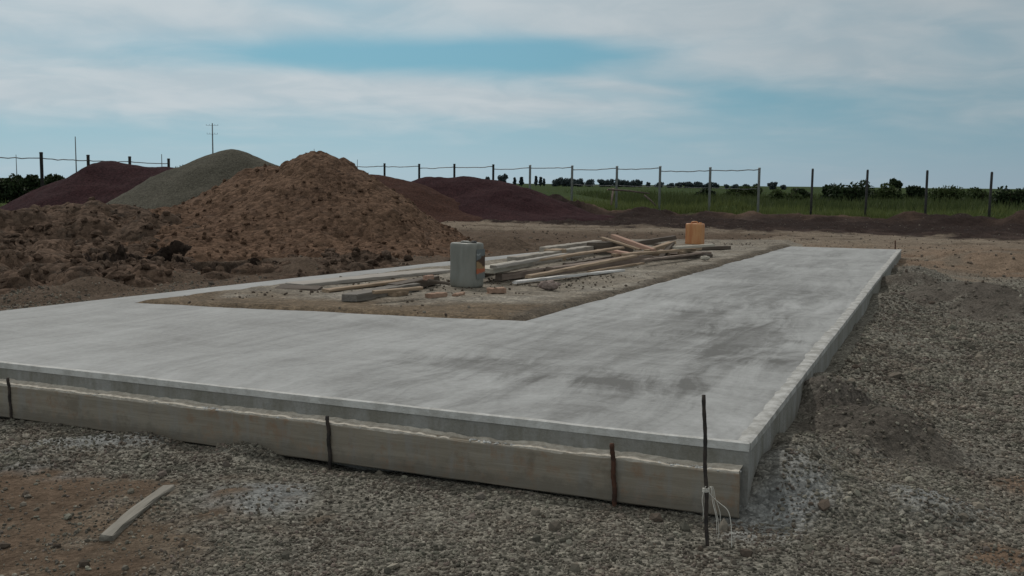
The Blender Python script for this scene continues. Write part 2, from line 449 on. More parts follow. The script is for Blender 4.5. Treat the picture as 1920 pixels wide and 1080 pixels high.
# ------------------------------------------------------------------ materials
def concrete_top():
    m, k = new_mat('pale_floated_concrete')
    p = k.pos()
    ang = math.atan2(DIR_R.y, DIR_R.x)
    along = k.mapping(p, (1, 1, 1), (0, 0, -ang))                 # x runs with the long side
    wv = k.noise(p, 0.9, 3, 0.5, 0, 1)
    wsep = k.node('ShaderNodeVectorMath', {'operation': 'MULTIPLY_ADD'}); k.put(wsep.inputs[0], wv); wsep.inputs[1].default_value = (0.4, 0.4, 0); k.put(wsep.inputs[2], along)
    st = k.noise(k.mapping(wsep.outputs[0], (0.5, 3.6, 1), (0, 0, 0.12)), 1.5, 7, 0.66, 0.7)
    st2 = k.noise(k.mapping(wsep.outputs[0], (3.0, 0.8, 1), (0, 0, 0.3)), 1.6, 5, 0.6, 0.8)
    cl = k.noise(p, 0.55, 5, 0.55, 0.6)
    gr = k.noise(p, 24, 4, 0.7)
    v = k.math('ADD', k.lin(st, 0.3, 0.7, -0.18, 0.18), k.lin(st2, 0.3, 0.7, -0.08, 0.08))
    v = k.math('ADD', v, k.lin(cl, 0.3, 0.7, -0.22, 0.22)); v = k.math('ADD', v, k.lin(gr, 0.3, 0.7, -0.06, 0.06))
    v = k.math('ADD', v, 0.62)
    # sweeping arcs of the trowel
    sp0 = k.node('ShaderNodeSeparateXYZ'); k.put(sp0.inputs[0], p)
    for cpx, cpy, r0_, r1_, amt in ((1040, 800, 0.5, 2.4, 0.16), (620, 720, 0.7, 2.2, 0.10), (1300, 560, 1.0, 4.5, 0.12)):
        q = at(cpx, cpy, ZS)
        dx = k.math('SUBTRACT', sp0.outputs[0], q.x); dy = k.math('SUBTRACT', sp0.outputs[1], q.y)
        r_ = k.math('SQRT', k.math('ADD', k.math('MULTIPLY', dx, dx), k.math('MULTIPLY', dy, dy)))
        th = k.math('ARCTAN2', dy, dx)
        cb = k.node('ShaderNodeCombineXYZ'); k.put(cb.inputs[0], k.math('MULTIPLY', r_, 6.0)); k.put(cb.inputs[1], k.math('MULTIPLY', th, 1.1))
        an = k.noise(cb.outputs[0], 1.0, 6, 0.68, 0.5)
        mk = k.math('MULTIPLY', k.step(r_, r0_ * 0.5, r0_), k.step(r_, r1_ * 0.7, r1_, 1.0, 0.0))
        v = k.math('ADD', v, k.math('MULTIPLY', mk, k.lin(an, 0.3, 0.7, -amt, amt)))
    # darker, still damp patches
    sp = k.node('ShaderNodeSeparateXYZ'); k.put(sp.inputs[0], p)
    dn = k.noise(p, 2.2, 5, 0.6, 0.8)
    for px, py, rx, ry, amt in ((1270, 620, 1.3, 4.0, 0.16), (1500, 520, 1.3, 4.5, 0.10), (1390, 640, 0.4, 1.2, 0.3), (1290, 600, 0.3, 0.9, 0.2), (950, 690, 0.95, 0.34, 0.26), (1190, 725, 0.5, 0.28, 0.2), (1560, 500, 0.9, 0.7, 0.10), (1480, 690, 0.4, 0.15, 0.12), (1310, 660, 0.5, 0.3, 0.12)):
        q = at(px, py, ZS)
        dx = k.math('SUBTRACT', sp.outputs[0], q.x); dy = k.math('SUBTRACT', sp.outputs[1], q.y)
        a = k.math('ADD', k.math('MULTIPLY', dx, DIR_F.x / rx), k.math('MULTIPLY', dy, DIR_F.y / rx))
        b = k.math('ADD', k.math('MULTIPLY', dx, DIR_R.x / ry), k.math('MULTIPLY', dy, DIR_R.y / ry))
        d = k.math('SQRT', k.math('ADD', k.math('MULTIPLY', a, a), k.math('MULTIPLY', b, b)))
        d = k.math('ADD', d, k.math('ADD', k.lin(dn, 0.3, 0.7, -0.4, 0.4), k.lin(st, 0.3, 0.7, -0.45, 0.45)))
        v = k.math('SUBTRACT', v, k.step(d, 0.25, 1.2, amt, 0.0))
    v = k.math('ADD', k.math('MAXIMUM', v, 0.0), k.lin(gr, 0.3, 0.7, -0.04, 0.05))
    col = k.mix(k.math('MULTIPLY', v, 1.0, clamp=True), (0.13, 0.130, 0.124), (0.435, 0.443, 0.440))
    h = k.math('ADD', k.math('MULTIPLY', st, 0.7), k.math('MULTIPLY', gr, 0.25)); h = k.math('ADD', h, k.math('MULTIPLY', st2, 0.4))
    k.out(col, k.lin(cl, 0.3, 0.7, 0.75, 0.9), k.bump(h, 0.55, 0.02), spec=0.3)
    return m

def concrete_side():
    m, k = new_mat('stained_concrete_face')
    p = k.pos()
    s1 = k.noise(k.mapping(p, (3.0, 3.0, 0.7)), 2.2, 5, 0.65, 0.3)
    s2 = k.noise(p, 1.6, 3, 0.5)
    gr = k.noise(p, 40, 4, 0.7)
    col = k.mix(k.step(s1, 0.32, 0.68), (0.17, 0.158, 0.118), (0.32, 0.318, 0.30))
    col = k.mix(k.step(s2, 0.45, 0.7, 0, 0.55), col, (0.15, 0.145, 0.10))
    col = k.mix(0.35, col, k.mix(gr, (0.12, 0.12, 0.115), (0.42, 0.42, 0.41)))
    k.out(col, 0.85, k.bump(k.math('ADD', gr, s1), 0.6, 0.012), spec=0.3)
    return m

def lip_mat(name='rough_concrete_lip', a=(0.44, 0.435, 0.41), b=(0.60, 0.60, 0.58)):
    m, k = new_mat(name)
    p = k.pos(); n = k.noise(p, 9, 5, 0.65); g_ = k.noise(p, 60, 3, 0.6)
    col = k.mix(k.step(n, 0.35, 0.65), a, b)
    k.out(col, 0.85, k.bump(k.math('ADD', n, k.math('MULTIPLY', g_, 0.3)), 0.6, 0.02), spec=0.3)
    return m

def wood(name, a, b, dark=(0.08, 0.06, 0.045), patch=None, grain=1.0, drip=False):
    m, k = new_mat(name)
    o = k.coord('Object')
    inf = k.t.nodes.new('ShaderNodeObjectInfo').outputs['Random']
    off = k.node('ShaderNodeCombineXYZ'); k.put(off.inputs[0], k.math('MULTIPLY', inf, 31.0)); k.put(off.inputs[1], k.math('MULTIPLY', inf, 7.0))
    ad = k.node('ShaderNodeVectorMath', {'operation': 'ADD'}); k.put(ad.inputs[0], o); k.put(ad.inputs[1], off.outputs[0])
    v = ad.outputs[0]
    g1 = k.noise(k.mapping(v, (1.2, 26, 26)), 1.6, 6, 0.65, 0.4)
    g2 = k.noise(v, 2.3, 4, 0.6)
    g3 = k.noise(v, 11.0, 5, 0.7)
    col = k.mix(k.step(g1, 0.3, 0.7), a, b)
    col = k.mix(k.step(g2, 0.5, 0.75, 0, 0.6), col, dark)
    if patch: col = k.mix(k.step(k.math('ADD', g3, k.math('MULTIPLY', g2, 0.6)), 0.78, 0.98, 0, 0.75), col, patch)
    if drip:                             # cement run down the face, darker towards the bottom
        dr = k.noise(k.mapping(v, (9.0, 1.0, 1.6)), 1.6, 5, 0.65, 0.3)
        sz_ = k.node('ShaderNodeSeparateXYZ'); k.put(sz_.inputs[0], o)
        col = k.mix(k.step(dr, 0.46, 0.66, 0, 0.65), col, (0.27, 0.26, 0.235))
        col = k.mix(k.math('MULTIPLY', k.step(k.math('ADD', sz_.outputs[2], k.lin(g3, 0.3, 0.7, -0.04, 0.04)), 0.02, 0.10, 0.55, 0.0), 1.0), col, (0.135, 0.118, 0.095))
        col = k.mix(k.step(k.noise(v, 4.5, 5, 0.7), 0.56, 0.7, 0, 0.5), col, (0.15, 0.125, 0.095))
    k.out(col, 0.85, k.bump(k.math('ADD', k.math('MULTIPLY', g1, grain), k.math('MULTIPLY', g3, 0.4)), 0.5, 0.006), spec=0.25)
    return m

def plain(name, a, b, scale=8, rough=0.7, metal=0.0, bump=0.3, dist=0.004, spec=0.3, coord='Object', stretch=None):
    m, k = new_mat(name)
    v = k.coord(coord) if coord == 'Object' else k.pos()
    if stretch: v = k.mapping(v, stretch)
    n = k.noise(v, scale, 5, 0.62, 0.2)
    k.out(k.mix(k.step(n, 0.32, 0.68), a, b), rough, k.bump(n, bump, dist), metal, spec)
    return m

def leaf(name, a, b):
    m, k = new_mat(name)
    r = k.island(); n = k.noise(k.coord('Object'), 0.9, 3, 0.5)
    c = k.mix(k.math('ADD', k.math('MULTIPLY', r, 0.6), k.math('MULTIPLY', n, 0.4)), a, b)
    bs = k.node('ShaderNodeBsdfPrincipled'); k.put(bs.inputs['Base Color'], c); bs.inputs['Roughness'].default_value = 0.7; bs.inputs['Specular IOR Level'].default_value = 0.2
    tr = k.node('ShaderNodeBsdfTranslucent'); k.put(tr.inputs[0], c)
    mx = k.t.nodes.new('ShaderNodeMixShader'); mx.inputs[0].default_value = 0.25
    k.t.links.new(bs.outputs[0], mx.inputs[1]); k.t.links.new(tr.outputs[0], mx.inputs[2])
    o = k.t.nodes.new('ShaderNodeOutputMaterial'); k.t.links.new(mx.outputs[0], o.inputs[0])
    return m

def earth(name, a, b, c, cl=6.0, bumpd=0.05, speck=0.5, grain=30.0):
    m, k = new_mat(name)
    p = k.pos()
    n1 = k.noise(p, 0.8, 5, 0.6, 0.4); n2 = k.noise(p, cl, 6, 0.68, 0.3); n3 = k.noise(p, grain, 4, 0.7)
    vo = k.voro(p, grain * 0.8)
    col = k.mix(k.step(n1, 0.35, 0.65), a, b)
    col = k.mix(k.step(n2, 0.5, 0.72, 0, 0.8), col, c)
    sp = k.lin(k.node('ShaderNodeSeparateColor', None, Color=vo.outputs['Color']).outputs[0], 0, 1, 1 - speck, 1 + speck)
    vm = k.node('ShaderNodeVectorMath', {'operation': 'SCALE'}); k.put(vm.inputs[0], col); k.put(vm.inputs['Scale'], sp)
    b1 = k.bump(n2, 0.9, bumpd); b2 = k.bump(k.math('SUBTRACT', n3, vo.outputs['Distance']), 0.7, bumpd * 0.5, b1)
    k.out(vm.outputs[0], 0.95, b2, spec=0.04)
    return m

M = dict(
    top=concrete_top(), side=concrete_side(), lip=lip_mat(), lip_plain=lip_mat('plain_concrete_lip', (0.29, 0.285, 0.265), (0.50, 0.498, 0.48)),
    form=wood('weathered_formwork_wood', (0.235, 0.205, 0.160), (0.31, 0.275, 0.222), (0.195, 0.168, 0.13), (0.26, 0.175, 0.115), drip=True),
    grey_wood=wood('silvery_old_wood', (0.29, 0.262, 0.225), (0.42, 0.385, 0.335), (0.19, 0.165, 0.135), (0.23, 0.205, 0.175)),
    old_wood=wood('grey_old_batten', (0.20, 0.185, 0.158), (0.29, 0.27, 0.232), (0.13, 0.115, 0.095)),
    pale_wood=wood('pale_board_wood', (0.40, 0.37, 0.31), (0.52, 0.49, 0.42), (0.27, 0.23, 0.18)),
    mid_wood=wood('grey_brown_damp_wood', (0.15, 0.135, 0.118), (0.23, 0.21, 0.185), (0.085, 0.075, 0.065)),
    dirty_board=wood('mortar_smeared_board', (0.30, 0.275, 0.245), (0.40, 0.375, 0.34), (0.21, 0.18, 0.155)),
    dark_wood=wood('dark_damp_wood', (0.085, 0.068, 0.055), (0.145, 0.12, 0.098), (0.045, 0.036, 0.03)),
    red_wood=wood('reddish_brown_wood', (0.19, 0.145, 0.12), (0.285, 0.23, 0.19), (0.11, 0.08, 0.066)),
    tan_wood=wood('tan_sawn_wood', (0.28, 0.205, 0.14), (0.39, 0.30, 0.215), (0.15, 0.105, 0.072)),
    pink_wood=wood('salmon_painted_wood', (0.38, 0.22, 0.16), (0.47, 0.33, 0.26), (0.19, 0.115, 0.085)),
    white_wood=wood('whitewashed_wood', (0.62, 0.61, 0.59), (0.74, 0.73, 0.71), (0.48, 0.46, 0.43)),
    brick=plain('orange_brick', (0.27, 0.165, 0.115), (0.37, 0.25, 0.185), 14, 0.9, bump=0.5),
    pinkstone=plain('pinkish_grey_stone', (0.22, 0.17, 0.15), (0.34, 0.27, 0.24), 9, 0.9, bump=0.8, dist=0.02),
    rust=plain('rusty_steel', (0.055, 0.032, 0.024), (0.12, 0.055, 0.034), 22, 0.8, 0.2, 0.4),
    darksteel=plain('dark_steel', (0.035, 0.033, 0.032), (0.075, 0.06, 0.05), 22, 0.7, 0.4, 0.4),
    string=plain('white_string', (0.55, 0.53, 0.48), (0.7, 0.68, 0.62), 40, 0.9),
    post=plain('grey_painted_steel_post', (0.34, 0.37, 0.37), (0.45, 0.475, 0.475), 5, 0.5, 0.3, 0.1, spec=0.5),
    post_dark=plain('dark_creosoted_post', (0.030, 0.032, 0.034), (0.065, 0.062, 0.058), 6, 0.75, 0.0, 0.3),
    wire=plain('thin_grey_wire', (0.16, 0.17, 0.17), (0.26, 0.27, 0.27), 8, 0.5, 0.4),
    pole=plain('grey_utility_pole', (0.13, 0.14, 0.145), (0.19, 0.2, 0.205), 2, 0.8),
    can_grey=plain('grey_green_plastic', (0.18, 0.185, 0.162), (0.25, 0.252, 0.225), 5, 0.45, 0, 0.1, spec=0.45, stretch=(1, 1, 0.4)),
    can_orange=plain('faded_orange_plastic', (0.44, 0.165, 0.06), (0.56, 0.29, 0.125), 5, 0.45, 0, 0.1, spec=0.45, stretch=(1.6, 1.6, 0.3)),
    cap=plain('dark_plastic_cap', (0.03, 0.03, 0.03), (0.05, 0.05, 0.05), 10, 0.5),
    damp_shade=earth('shade_darkened_damp_subsoil', (0.030, 0.022, 0.018), (0.042, 0.030, 0.023), (0.024, 0.019, 0.016), 4.0, 0.1, 0.4, 14.0),  # pit faces: damp soil with the shade of the hollow in its colour
    crust=plain('pale_sandy_mortar_crust', (0.40, 0.36, 0.30), (0.58, 0.54, 0.47), 26, 0.95, 0, 0.8, 0.01),
    infill=earth('sandy_infill', (0.265, 0.225, 0.17), (0.33, 0.285, 0.225), (0.20, 0.145, 0.095), 5.0, 0.02, 0.35, 40.0),
    soil=earth('brown_heaped_soil', (0.140, 0.088, 0.060), (0.170, 0.108, 0.073), (0.105, 0.074, 0.055), 5.0, 0.10, 0.35, 16.0),
    bank=earth('grey_brown_spoil', (0.112, 0.080, 0.060), (0.140, 0.096, 0.070), (0.078, 0.065, 0.053), 4.0, 0.12, 0.4, 14.0),
    greygravel=earth('grey_crushed_stone', (0.080, 0.076, 0.060), (0.098, 0.092, 0.073), (0.071, 0.068, 0.055), 3.0, 0.02, 0.35, 40.0),
    purple=earth('dark_purple_red_gravel', (0.036, 0.0175, 0.020), (0.044, 0.021, 0.023), (0.031, 0.0165, 0.019), 3.0, 0.03, 0.4, 30.0),
    redgravel=earth('dark_brown_red_gravel', (0.056, 0.029, 0.022), (0.066, 0.034, 0.026), (0.047, 0.026, 0.022), 3.0, 0.03, 0.4, 30.0),
    leaf_dark=leaf('dark_green_foliage', (0.012, 0.022, 0.010), (0.040, 0.062, 0.024)),
    leaf_hazed=leaf('haze_tinted_far_foliage', (0.046, 0.066, 0.072), (0.076, 0.102, 0.104)),  # distance haze painted into the pale bluish leaf tones
    leaf_mid=leaf('mid_green_foliage', (0.030, 0.048, 0.016), (0.075, 0.10, 0.036)),
    grass=leaf('meadow_grass', (0.070, 0.094, 0.026), (0.16, 0.185, 0.065)),
    weeds=leaf('tall_dark_weeds', (0.040, 0.058, 0.020), (0.096, 0.118, 0.042)),
    bark=plain('dark_bark', (0.05, 0.04, 0.03), (0.09, 0.075, 0.06), 4, 0.9),
)

# ------------------------------------------------------------------ concrete foundation
def wobble(a, b, amp, seed, step=0.08):
    n = max(2, int((b - a).length / step)); out = []
    d = (b - a).normalized(); nrm = Vector((-d.y, d.x, 0))
    for i in range(n):
        t = i / n; p = a.lerp(b, t)
        w = float(fbm(np.array([p.x]), np.array([p.y]), 1.7, 4, seed)[0]) * amp * min(1, 6 * min(t, 1 - t) + 0.1)
        out.append(p + nrm * w)
    return out

loop = []
amps = [0.006, 0.01, 0.07, 0.06, 0.04, 0.03, 0.03, 0.02, 0.02, 0.02, 0.02, 0.02, 0.006]
for i in range(len(SLAB)):
    loop += wobble(Vector(SLAB[i]), Vector(SLAB[(i + 1) % len(SLAB)]), amps[i], 80 + i)
bm = bmesh.new()
tv = [bm.verts.new((p.x, p.y, ZS)) for p in loop]
from mathutils.geometry import delaunay_2d_cdt
cv, ce, cf, _1, _2, _3 = delaunay_2d_cdt([Vector((p.x, p.y)) for p in loop], [], [list(range(len(loop)))], 1, 1e-7)
near_v = {}
for i_, c_ in enumerate(cv):
    j_ = min(range(len(loop)), key=lambda q: (loop[q].x - c_.x) ** 2 + (loop[q].y - c_.y) ** 2)
    near_v[i_] = tv[j_]
for f_ in cf:
    try: bm.faces.new([near_v[q] for q in f_])
    except ValueError: pass
bv = [bm.verts.new((p.x, p.y, -0.35)) for p in loop]
for i in range(len(tv)):
    j = (i + 1) % len(tv); f = bm.faces.new((tv[i], tv[j], bv[j], bv[i])); f.material_index = 1
slab = bm_obj('concrete_foundation', bm, [M['top'], M['side']])
tag(slab, 'freshly poured pale grey concrete strip foundation with an open sandy middle', 'foundation')

def lip_strip(a, b, inward, width, height, seed, over=0.004, s0=0.0):
    """a low ragged rim of mortar left along a formed edge"""
    L = (b - a).length; n = int(L / 0.05); d = (b - a).normalized()
    rows = []
    for i in range(n + 1):
        p = a + d * (L * i / n); q = np.array([p.x * 1.0]); r = np.array([p.y * 1.0])
        w = width * (1 + 0.25 * float(fbm(q, r, 1.3, 3, seed)[0]) + 0.22 * float(fbm(q, r, 11.0, 3, seed + 3)[0]))
        h = height * (1 + 0.6 * float(fbm(q, r, 3.1, 3, seed + 7)[0]))
        taper = min(1.0, i / 3.0 + 0.6, (n - i) / 3.0 + 0.6)
        w *= taper
        prof = ((-over, -0.03), (-over, h * 0.55), (0.012, h), (w * 0.45, h * (0.95 + 0.3 * float(fbm(q, r, 14.0, 2, seed + 9)[0]))), (w * 0.85, h * 0.55), (w, -0.006))
        rows.append([p + inward * u + Vector((0, 0, v)) for u, v in prof])
    bm = bmesh.new()
    V = [[bm.verts.new(c) for c in row] for row in rows]
    for i in range(n):
        for j in range(5): bm.faces.new((V[i][j], V[i + 1][j], V[i + 1][j + 1], V[i][j + 1]))
    bm.faces.new(V[0]); bm.faces.new(V[-1])
    return bm
zr = Vector((0, 0, 0))
o = bm_obj('rim', lip_strip(C_FR + DIR_F * 0.0, C_FL, DIR_R, 0.036, 0.010, 101), M['lip'], slab, False)  # brighter copy of the rim concrete, sun-caught edge painted in
o = bm_obj('rim', lip_strip(C_FR + DIR_R * 0.02, C_BR, DIR_F, 0.085, 0.009, 131), M['lip_plain'], slab, False)

# infill: sandy ground inside the strips, its surface meets the concrete raggedly
bx0, bx1 = min(v.x for v in INNER) - 0.4, max(v.x for v in INNER) + 0.4
by0, by1 = min(v.y for v in INNER) - 0.4, max(v.y for v in INNER) + 2.6
gx_ = np.arange(bx0, bx1, 0.05); gy_ = np.arange(by0, by1, 0.05)
XI, YI = np.meshgrid(gx_, gy_, indexing='ij')
ISH = list(INNER); ISH[2] = at(1486, 452, ZS); ISH[3] = at(1180, 449, ZS)
sd = poly_sdf(XI, YI, ISH)
wob = fbm(XI, YI, 1.4, 4, 90) * 0.07 + fbm(XI, YI, 7.0, 3, 91) * 0.02
edge = -(sd + wob)
ZI = 0.305 + 0.055 * sstep(edge, -0.06, 0.10) - 0.018 * sstep(edge, 0.15, 0.7) + fbm(XI, YI, 0.9, 4, 92) * 0.022 + fbm(XI, YI, 6.0, 3, 93) * 0.008
far_end = line_dist(XI, YI, P2(ISH[2]), P2(ISH[3]))[0]
outer_end = ((XI - ISH[3].x) * (ISH[2].y - ISH[3].y) - (YI - ISH[3].y) * (ISH[2].x - ISH[3].x)) < 0
ZI = np.where(outer_end & (sd > 0), 0.33 - 0.36 * sstep(far_end, 0.0, 1.6) + fbm(XI, YI, 2.0, 3, 95) * 0.03, ZI)
keep = (sd < 0.25) | (outer_end & (sd < 2.2) & (XI > ISH[3].x - 0.8) & (XI < ISH[2].x + 0.4))
fc = grid_faces(len(gx_), len(gy_)); kf = keep.ravel()
fc = fc[kf[fc].all(1)]
me = np_mesh('infill_ground', np.stack([XI, YI, ZI], -1).reshape(-1, 3), fc, None, True)
bmc = bmesh.new(); bmc.from_mesh(me); bmesh.ops.delete(bmc, geom=[v for v in bmc.verts if not v.link_faces], context='VERTS'); bmc.to_mesh(me); bmc.free()
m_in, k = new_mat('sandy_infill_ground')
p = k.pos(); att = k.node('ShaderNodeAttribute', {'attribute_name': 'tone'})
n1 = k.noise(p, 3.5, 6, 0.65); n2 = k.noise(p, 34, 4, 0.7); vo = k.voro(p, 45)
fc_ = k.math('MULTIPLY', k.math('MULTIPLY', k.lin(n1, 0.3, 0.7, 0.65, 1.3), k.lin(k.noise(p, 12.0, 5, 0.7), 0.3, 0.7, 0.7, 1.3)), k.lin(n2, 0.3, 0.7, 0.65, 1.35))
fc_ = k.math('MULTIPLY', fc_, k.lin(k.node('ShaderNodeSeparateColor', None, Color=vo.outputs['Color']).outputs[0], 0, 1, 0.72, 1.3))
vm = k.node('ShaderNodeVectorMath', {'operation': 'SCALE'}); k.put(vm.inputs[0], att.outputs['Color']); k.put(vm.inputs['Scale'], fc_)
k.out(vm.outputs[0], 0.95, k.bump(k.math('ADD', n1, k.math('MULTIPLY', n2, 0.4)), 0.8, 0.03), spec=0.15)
me.materials.append(m_in)
co = np.empty(len(me.vertices) * 3, np.float32); me.vertices.foreach_get('co', co); co = co.reshape(-1, 3).astype(float)
nf = fbm(co[:, 0], co[:, 1], 1.8, 4, 96)
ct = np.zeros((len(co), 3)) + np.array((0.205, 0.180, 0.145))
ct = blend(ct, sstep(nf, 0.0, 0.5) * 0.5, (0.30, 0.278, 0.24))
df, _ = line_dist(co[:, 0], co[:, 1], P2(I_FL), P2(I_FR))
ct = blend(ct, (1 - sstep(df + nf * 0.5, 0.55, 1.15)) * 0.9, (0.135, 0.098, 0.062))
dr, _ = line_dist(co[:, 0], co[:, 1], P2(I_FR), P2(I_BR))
ct = blend(ct, (1 - sstep(dr + nf * 0.12, 0.1, 0.26)) * 0.9, (0.10, 0.082, 0.062))  # right inner edge: its shade painted as a dark soil band
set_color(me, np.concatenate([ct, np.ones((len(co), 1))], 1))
tag(link('infill_ground', me), kind='structure')

# ------------------------------------------------------------------ heaps
def stones(name, n, rmin, rmax, sampler, seed, mat, zfun, grow=True):
    rng = np.random.default_rng(seed)
    x, y = sampler(rng, n); n = len(x)
    t = (1 + 5 ** .5) / 2
    ico = np.array([(-1, t, 0), (1, t, 0), (-1, -t, 0), (1, -t, 0), (0, -1, t), (0, 1, t), (0, -1, -t), (0, 1, -t), (t, 0, -1), (t, 0, 1), (-t, 0, -1), (-t, 0, 1)], float); ico /= np.linalg.norm(ico[0])
    F = np.array([(0, 11, 5), (0, 5, 1), (0, 1, 7), (0, 7, 10), (0, 10, 11), (1, 5, 9), (5, 11, 4), (11, 10, 2), (10, 7, 6), (7, 1, 8), (3, 9, 4), (3, 4, 2), (3, 2, 6), (3, 6, 8), (3, 8, 9), (4, 9, 5), (2, 4, 11), (6, 2, 10), (8, 6, 7), (9, 8, 1)])
    r = rmin + (rmax - rmin) * rng.random(n) ** 3.0
    if grow: r = np.where(rng.random(n) < 0.012, r * rng.uniform(1.5, 2.8, n), r)
    if grow: r = r * np.clip(np.hypot(x, y) / 5.0, 1.0, 1.8)
    sc = r[:, None] * np.stack([rng.uniform(0.8, 1.35, n), rng.uniform(0.7, 1.1, n), rng.uniform(0.5, 0.9, n)], 1)
    P = ico[None] * (1 + rng.uniform(-0.22, 0.22, (n, 12, 1))) * sc[:, None]
    q = rng.normal(size=(n, 4)) * np.array((1, 0.35, 0.35, 1)); q /= np.linalg.norm(q, axis=1, keepdims=True)
    w, a, b, c = q.T
    Rm = np.stack([1 - 2 * (b * b + c * c), 2 * (a * b - c * w), 2 * (a * c + b * w), 2 * (a * b + c * w), 1 - 2 * (a * a + c * c), 2 * (b * c - a * w), 2 * (a * c - b * w), 2 * (b * c + a * w), 1 - 2 * (a * a + b * b)], 1).reshape(n, 3, 3)
    P = np.einsum('nij,nkj->nki', Rm, P)
    P += np.stack([x, y, zfun(x, y) + r * 0.25], 1)[:, None]
    FF = (F[None] + (np.arange(n) * 12)[:, None, None]).reshape(-1, 3)
    return link(name, np_mesh(name, P.reshape(-1, 3), FF, mat))

def crater_bumps(x, y, h, n, rmin, rmax, amp, rng, where=None):
    """irregular clods standing out of a slope"""
    x0, x1, y0, y1 = x.min(), x.max(), y.min(), y.max()
    dx = x[1, 0] - x[0, 0]
    for i in range(n):
        cx, cy = rng.uniform(x0, x1), rng.uniform(y0, y1)
        r = rmin * (rmax / rmin) ** (rng.random() ** 1.8)
        i0 = max(0, int((cx - r - x0) / dx)); i1 = int((cx + r - x0) / dx) + 2
        j0 = max(0, int((cy - r - y0) / dx)); j1 = int((cy + r - y0) / dx) + 2
        sx = x[i0:i1, j0:j1]; sy = y[i0:i1, j0:j1]
        if sx.size == 0: continue
        e = rng.uniform(0.6, 1.0); a = rng.uniform(0, 3.14)
        ux = (sx - cx) * math.cos(a) + (sy - cy) * math.sin(a); uy = ((sy - cy) * math.cos(a) - (sx - cx) * math.sin(a)) / e
        q = np.clip(1 - (np.abs(ux) ** 2.6 + np.abs(uy) ** 2.6) / r ** 2.6, 0, None) ** 0.5
        w = q * r * amp * rng.uniform(0.4, 1.2); hs_ = h[i0:i1, j0:j1]
        h[i0:i1, j0:j1] = np.maximum(hs_, w + 0.25 * hs_) if rng.random() < 0.78 else np.minimum(hs_, -0.7 * w + 0.25 * hs_)
    return h

def heap(name, mat, label, peaks, step, rough, clods=None, seed=1, soft=0.25, pad=2.6, cat='heap', loose=0, lmax=0.12):
    """peaks: (x, y, z, slope, rounding) - straight loose slopes under a rounded crest"""
    x0 = min(p[0] - p[2] / p[3] for p in peaks) - pad; x1 = max(p[0] + p[2] / p[3] for p in peaks) + pad
    y0 = min(p[1] - p[2] / p[3] for p in peaks) - pad; y1 = max(p[1] + p[2] / p[3] for p in peaks) + pad
    gx = np.arange(x0, x1, step); gy = np.arange(y0, y1, step)
    X, Y = np.meshgrid(gx, gy, indexing='ij')
    wx = X + fbm(X, Y, 0.7, 3, seed + 40) * rough[1]; wy = Y + fbm(X, Y, 0.7, 3, seed + 50) * rough[1]
    h = None
    for (px, py, pz, sl_, a) in peaks:
        r = np.hypot(wx - px, wy - py)
        q = pz - sl_ * (np.sqrt(r * r + a * a) - a)
        q = np.where(q < 0.3, 0.3 + (q - 0.3) * (1 - 0.45 * sstep(-q, -0.3, 0.2)), q)
        h = q if h is None else 0.5 * (h + q + np.sqrt((h - q) ** 2 + soft ** 2 * 0.5)) - 0.12 * soft
    h = h + fbm(X, Y, 1.1, 5, seed, 0.58) * rough[0]
    foot = sstep(h, -0.1, 0.25)
    if clods: h = h + crater_bumps(X, Y, np.zeros(X.shape), *clods, np.random.default_rng(seed))
    h = h - 3.0 * sstep(-np.minimum(np.minimum(X - x0, x1 - X), np.minimum(Y - y0, y1 - Y)), -0.7, 0)
    for (qx, qy, rx, ry) in PITS: h = h + (np.minimum(h, -0.9) - h) * (1 - sstep(np.hypot((X - qx) / rx, (Y - qy) / ry) + fbm(X, Y, 1.6, 3, 51) * 0.3, 0.8, 1.02))
    h = np.where((h < 0.02) & (h > -0.25), 0.02 + (h - 0.02) * 1.6, h)
    ok = (h > -1.15).ravel()
    fc = grid_faces(len(gx), len(gy)); fc = fc[ok[fc].all(1)]
    base = Vector((peaks[0][0], peaks[0][1], 0))
    V = np.stack([X - base.x, Y - base.y, h], -1).reshape(-1, 3)
    me = np_mesh(name, V, fc, mat, True)
    b = bmesh.new(); b.from_mesh(me); bmesh.ops.delete(b, geom=[v for v in b.verts if not v.link_faces], context='VERTS'); b.to_mesh(me); b.free()
    me.materials.append(M['damp_shade'])  # near-black slot for faces in the pits, shade painted as soil colour
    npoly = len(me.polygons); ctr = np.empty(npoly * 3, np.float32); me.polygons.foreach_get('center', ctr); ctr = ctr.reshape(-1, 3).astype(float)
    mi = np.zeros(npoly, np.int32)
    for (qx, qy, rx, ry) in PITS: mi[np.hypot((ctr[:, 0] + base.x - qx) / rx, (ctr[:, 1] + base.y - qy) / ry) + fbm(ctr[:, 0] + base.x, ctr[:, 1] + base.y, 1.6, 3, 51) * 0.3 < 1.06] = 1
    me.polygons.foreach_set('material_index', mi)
    ob = tag(link(name, me, None, base), label, cat)
    if loose:                            # broken lumps that rolled down the slope
        rng = np.random.default_rng(seed + 99)
        ii = rng.integers(2, len(gx) - 2, loose * 4); jj = rng.integers(2, len(gy) - 2, loose * 4)
        okk = (h[ii, jj] > 0.03) & (rng.random(loose * 4) < np.clip(1.15 - h[ii, jj] / peaks[0][2] * 1.1, 0.06, 1)); ii, jj = ii[okk][:loose], jj[okk][:loose]
        sx, sy, sz = gx[ii] - base.x, gy[jj] - base.y, h[ii, jj]
        st = stones('loose_clods', len(sx), 0.014, lmax, lambda r_, n_: (sx, sy), seed + 98, mat, lambda a_, b_: sz, grow=False)
        st.parent = ob; st['kind'] = 'stuff'
    return ob

def pk(px, py, Y, slope, a):
    v = atY(px, py, Y); return (v.x, v.y, v.z, slope, a)

